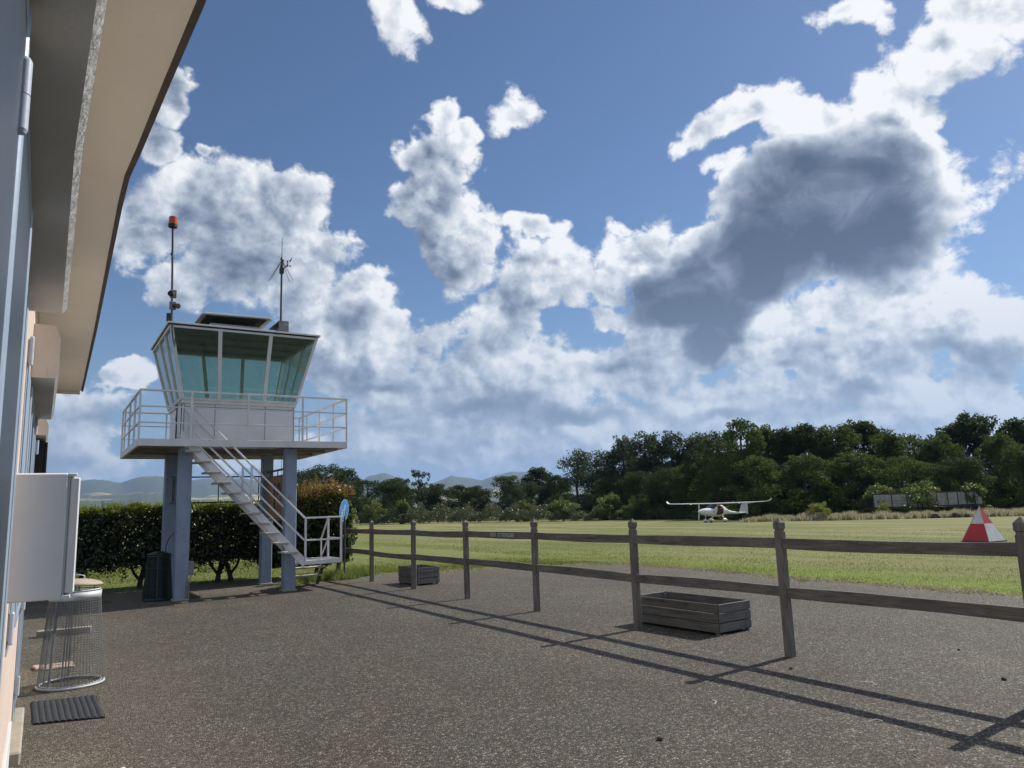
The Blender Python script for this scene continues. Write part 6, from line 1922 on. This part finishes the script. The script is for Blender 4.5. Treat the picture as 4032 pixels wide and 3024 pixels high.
# ================================================================ WIRE BIN NEXT TO THE WALL
def wire_bin():
    cx_, cy_ = .345, 8.84
    T = thing('wire_bin', (cx_, cy_, 0), 'empty galvanised wire mesh litter bin with raised round lid near the wall', 'litter bin')
    rb, rt, h = .285, .225, .90
    def ringpts(r_, z, n=48, ex=1.0): return [(cx_ + r_ * math.cos(2 * math.pi * k / n), cy_ + r_ * math.sin(2 * math.pi * k / n), z) for k in range(n)]
    mb = MB()
    for k in range(56):
        a = 2 * math.pi * k / 56; mb.cyl((cx_ + rb * math.cos(a), cy_ + rb * math.sin(a), .03), (cx_ + rt * math.cos(a), cy_ + rt * math.sin(a), h - .06), .0019, n=4, cap=False)
    nz = 34
    for k in range(nz):
        z = .03 + (h - .09) * k / nz; r_ = rb + (rt - rb) * (z / h); mb.tube(ringpts(r_, z  , 40), .0019, 3, closed=True)
    mb.build('mesh', M['wire'], T)
    mb = MB(); vs = []
    n = 48
    for (r_, z) in ((rt + .004, h - .075), (rt + .006, h), (rt - .004, h), (rt - .006, h - .075)): vs += ringpts(r_, z, n)
    mb.add(vs, [(i * n + k, i * n + (k + 1) % n, ((i + 1) % 4) * n + (k + 1) % n, ((i + 1) % 4) * n + k) for i in range(4) for k in range(n)], 0, True)
    mb.tube(ringpts(rt - .01, h + .012, 48), .008, 6, closed=True)
    mb.build('top_band', M['galvanised'], T)
    mb = MB(); mb.tube(ringpts(rb + .004, .018, 48), .012, 8, closed=True); mb.tube(ringpts(rb - .02, .03, 48), .008, 6, closed=True); mb.build('base_ring', M['galvanised'], T)
    mb = MB()
    for (a, r_, s_) in ((R(205), .006, 0), (R(222), .012, 0), (R(250), .005, 1), (R(256), .005, 1), (R(262), .006, 1)):
        mb.cyl((cx_ + (rb - .03) * math.cos(a), cy_ + (rb - .03) * math.sin(a), .02), (cx_ + (rt - .02) * math.cos(a), cy_ + (rt - .02) * math.sin(a), h), r_, n=8)
    mb.build('upright', M['wire'], T)
    mb = MB(); Mt = Matrix.Translation((cx_ + .01, cy_, h + .075)) @ Matrix.Rotation(R(4), 4, 'Y')
    n = 40; vs = []
    for (r_, z) in ((.0, .045), (.12, .040), (.205, .020), (.232, .0), (.226, -.008), (.19, .008), (0.0, .03)):
        vs += [Mt @ Vector((r_ * math.cos(2 * math.pi * k / n), r_ * math.sin(2 * math.pi * k / n), z)) for k in range(n)]
    mb.add(vs, [(i * n + k, i * n + (k + 1) % n, (i + 1) * n + (k + 1) % n, (i + 1) * n + k) for i in range(6) for k in range(n)], 0, True)
    ld = mb.build('lid', M['tan_lid'], T)
    mb = MB(); mb.tube([Mt @ Vector(p) for p in ((-.06, 0, .04), (-.05, 0, .075), (0, 0, .085), (.05, 0, .075), (.06, 0, .04))], .006, 6); mb.build('handle', M['galvanised'], ld)
    mb = MB()
    for a in (R(80), R(200), R(320)): mb.cyl((cx_ + .2 * math.cos(a), cy_ + .2 * math.sin(a), h - .02), (cx_ + .2 * math.cos(a), cy_ + .2 * math.sin(a), h + .09), .005, n=6)
    mb.build('lid_post', M['dark_steel'], T)


wire_bin()


# ================================================================ DARK GREEN BIN AT THE TOWER LEG
def green_bin():
    cx_, cy_ = 2.03, 16.40
    T = thing('basket_bin', (cx_, cy_, 0), 'dark green lattice litter bin with black bag standing against the tower legs', 'litter bin')
    rb, rt, h = .27, .21, .88
    def rg(r_, z, n=36): return [(cx_ + r_ * math.cos(2 * math.pi * k / n), cy_ + r_ * math.sin(2 * math.pi * k / n), z) for k in range(n)]
    mb = MB()
    for k in range(44): a = 2 * math.pi * k / 44; mb.cyl((cx_ + rb * math.cos(a), cy_ + rb * math.sin(a), .05), (cx_ + rt * math.cos(a), cy_ + rt * math.sin(a), h - .04), .003, n=4, cap=False)
    for k in range(26): z = .06 + (h - .12) * k / 25; mb.tube(rg(rb + (rt - rb) * z / h, z), .003, 3, closed=True)
    mb.build('lattice', M['bin_green'], T)
    mb = MB()
    for z, t_ in ((.03, .05), (.22, .02), (.62, .02), (h - .03, .045)):
        r_ = rb + (rt - rb) * z / h + .004; n = 36; vs = rg(r_, z - t_ / 2) + rg(r_, z + t_ / 2) + rg(r_ - .008, z + t_ / 2) + rg(r_ - .008, z - t_ / 2)
        mb.add(vs, [(i * n + k, i * n + (k + 1) % n, ((i + 1) % 4) * n + (k + 1) % n, ((i + 1) % 4) * n + k) for i in range(4) for k in range(n)], 0, True)
    for k in range(6):
        a = k * math.pi / 3 + .35; p = Vector((cx_ + (rb + .004) * math.cos(a), cy_ + (rb + .004) * math.sin(a), .02)); q = Vector((cx_ + (rt + .004) * math.cos(a), cy_ + (rt + .004) * math.sin(a), h)); mb.beam(p, q, .03, .008, up=(math.cos(a), math.sin(a), 0))
    mb.cyl((cx_, cy_, 0), (cx_, cy_, .012), rb + .02, n=32)
    mb.build('frame', M['bin_green'], T)
    mb = MB(); mb.cyl((cx_, cy_, .05), (cx_, cy_, h - .06), rb - .05, rt - .03, n=22); mb.build('bin_bag', M['bag_black'], T)
    mb = MB(); n = 32; vs = []
    for (r_, z) in ((0, .055), (.08, .05), (.085, .035), (.15, .03), (.16, .015), (.215, .01), (.225, -.01), (.0, -.012)): vs += rg(max(r_, .001), h + .01 + z, n)
    mb.add(vs, [(i * n + k, i * n + (k + 1) % n, (i + 1) * n + (k + 1) % n, (i + 1) * n + k) for i in range(7) for k in range(n)], 0, True)
    mb.build('lid', M['bin_green'], T)
    mb = MB(); mb.tube([(cx_ + .10, cy_ - .12, h + .0), (cx_ + .10, cy_ - .12, h + .16), (cx_ + .15, cy_ - .11, h + .30), (cx_ + .23, cy_ - .10, h + .40), (cx_ + .31, cy_ - .08, h + .43), (cx_ + .40, cy_ - .05, h + .42)], .009, 6); mb.tube([(cx_ + .2, cy_ - .05, h - .03), (cx_ + .3, cy_ - .06, h - .02), (cx_ + .36, cy_ - .05, h + .05)], .008, 6); mb.build('hoop', M['ink'], T)


green_bin()

# ================================================================ DOOR MAT
def mat():
    T = thing('door_mat', (.28, 7.7, 0), 'ribbed black rubber door mat lying on the gravel by the wall', 'door mat')
    P00, P10, P11, P01 = Vector((.045, 7.335, 0)), Vector((.540, 7.19, 0)), Vector((.522, 8.11, 0)), Vector((.024, 8.215, 0))
    def P(u, v, z): 
        p = (P00 * (1 - u) + P10 * u) * (1 - v) + (P01 * (1 - u) + P11 * u) * v
        return Vector((p.x, p.y, z))
    nu, nv = 132, 24; V = []; 
    for j in range(nv + 1):
        for i in range(nu + 1):
            u, v = i / nu, j / nv
            V.append(P(u, v, .010 + .011 * abs(math.sin(u * math.pi * 11)) ** .7 + .003 * math.sin(v * 9 + u * 4)))
    F = [(j * (nu + 1) + i, j * (nu + 1) + i + 1, (j + 1) * (nu + 1) + i + 1, (j + 1) * (nu + 1) + i) for j in range(nv) for i in range(nu)]
    mb = MB(); mb.add(V, F, 0, True)
    mb.add([P(0, 0, .004), P(1, 0, .004), P(1, 1, .004), P(0, 1, .004)] + [P(0, 0, .012), P(1, 0, .012), P(1, 1, .012), P(0, 1, .012)], [(0, 1, 5, 4), (1, 2, 6, 5), (2, 3, 7, 6), (3, 0, 4, 7)])
    mb.build('ribbed_sheet', M['rubber'], T)


mat()


def rot_box(name, cx_, cy_, lx, ly, lz, rz, mat_, label, cat, z0=.004):
    Mx = Matrix.Translation((cx_, cy_, z0)) @ Matrix.Rotation(rz, 4, 'Z')
    mb = MB(); mb.bbox(-lx / 2, lx / 2, -ly / 2, ly / 2, 0, lz, .006, 0, Mx)
    rr = random.Random(name); mb.v = [(v[0] + rr.uniform(-.003, .003), v[1] + rr.uniform(-.003, .003), v[2] + rr.uniform(-.002, .002)) for v in mb.v]
    return tag(mb.build(name, mat_), label, cat)


rot_box('kerb_stone', .38, 12.65, .66, .16, .09, R(-4), M['stone'], 'pale kerb stone lying on the gravel behind the wire bin', 'kerb stone')
rot_box('paving_tile', .26, 9.98, .30, .30, .02, R(3), M['tile_pink'], 'pinkish paving tile lying flat behind the wire bin', 'paving tile')
rot_box('broken_tile', .085, 10.0, .10, .22, .03, R(8), M['tile_pink'], 'small broken piece of tile between wall and paving tile', 'tile')
rot_box('litter_paper', .535, 5.70, .05, .022, .006, R(20), M['litter'], 'scrap of white paper lying on the gravel in front of the mat', 'litter')

# twigs, leaves
for i, (x, y, l_, a) in enumerate(((6.0, 3.9, .16, 1.1), (4.55, 4.35, .12, .4), (5.1, 3.3, .10, 2.0))):
    mb = MB(); mb.tube([(x, y, .012), (x + l_ * .4 * math.cos(a), y + l_ * .4 * math.sin(a), .020), (x + l_ * math.cos(a + .5), y + l_ * math.sin(a + .5), .012)], [.003, .0025, .0015], 5)
    tag(mb.build('straw', M['litter']), ['longest pale straw on the gravel below the nearest fence bay', 'short pale straw between the two rail shadows', 'pale straw on the gravel nearest the camera'][i], 'straw', 'straws on the gravel')

for i, (x, y, s_, lab) in enumerate(((3.62, 3.98, .022, 'dark stone lying alone on the gravel in the middle of the foreground'), (6.95, 3.35, .022, 'dark stone near the shadow crossing at the lower right'), (6.0, 4.75, .018, 'small dark stone left of the straw near the fence'), (7.9, 4.2, .015, 'smallest dark stone, beyond the nearest fence bay'))):
    mb = MB(); bm = bmesh.new(); bmesh.ops.create_icosphere(bm, subdivisions=2, radius=s_)
    rr = random.Random(i)
    mb.add([(x + v.co.x * rr.uniform(.85, 1.2), y + v.co.y * rr.uniform(.8, 1.1), .004 + s_ * .5 + v.co.z * rr.uniform(.6, .8)) for v in bm.verts], [tuple(v.index for v in f.verts) for f in bm.faces]); bm.free()
    tag(mb.build('stone', M['bark']), lab, 'stone', 'dark stones on the gravel')

# ================================================================ HAZE
mb = MB(); mb.box(-14500, 14500, -14500, 14500, -20, 640)
me_h = mb.build('haze', bpy.data.materials.new('haze_air'))
me_h['kind'] = 'stuff'; me_h['label'] = 'thin pale summer haze over the plain'; me_h['category'] = 'haze'
hm = me_h.data.materials[0]; hm.use_nodes = True; hm.node_tree.nodes.clear()
ho = hm.node_tree.nodes.new('ShaderNodeOutputMaterial'); hv = hm.node_tree.nodes.new('ShaderNodeVolumePrincipled')
hv.inputs['Color'].default_value = (0.42, 0.62, 1.0, 1); hv.inputs['Density'].default_value = 0.00007; hv.inputs['Anisotropy'].default_value = 0.2
hm.node_tree.links.new(hv.outputs[0], ho.inputs['Volume'])
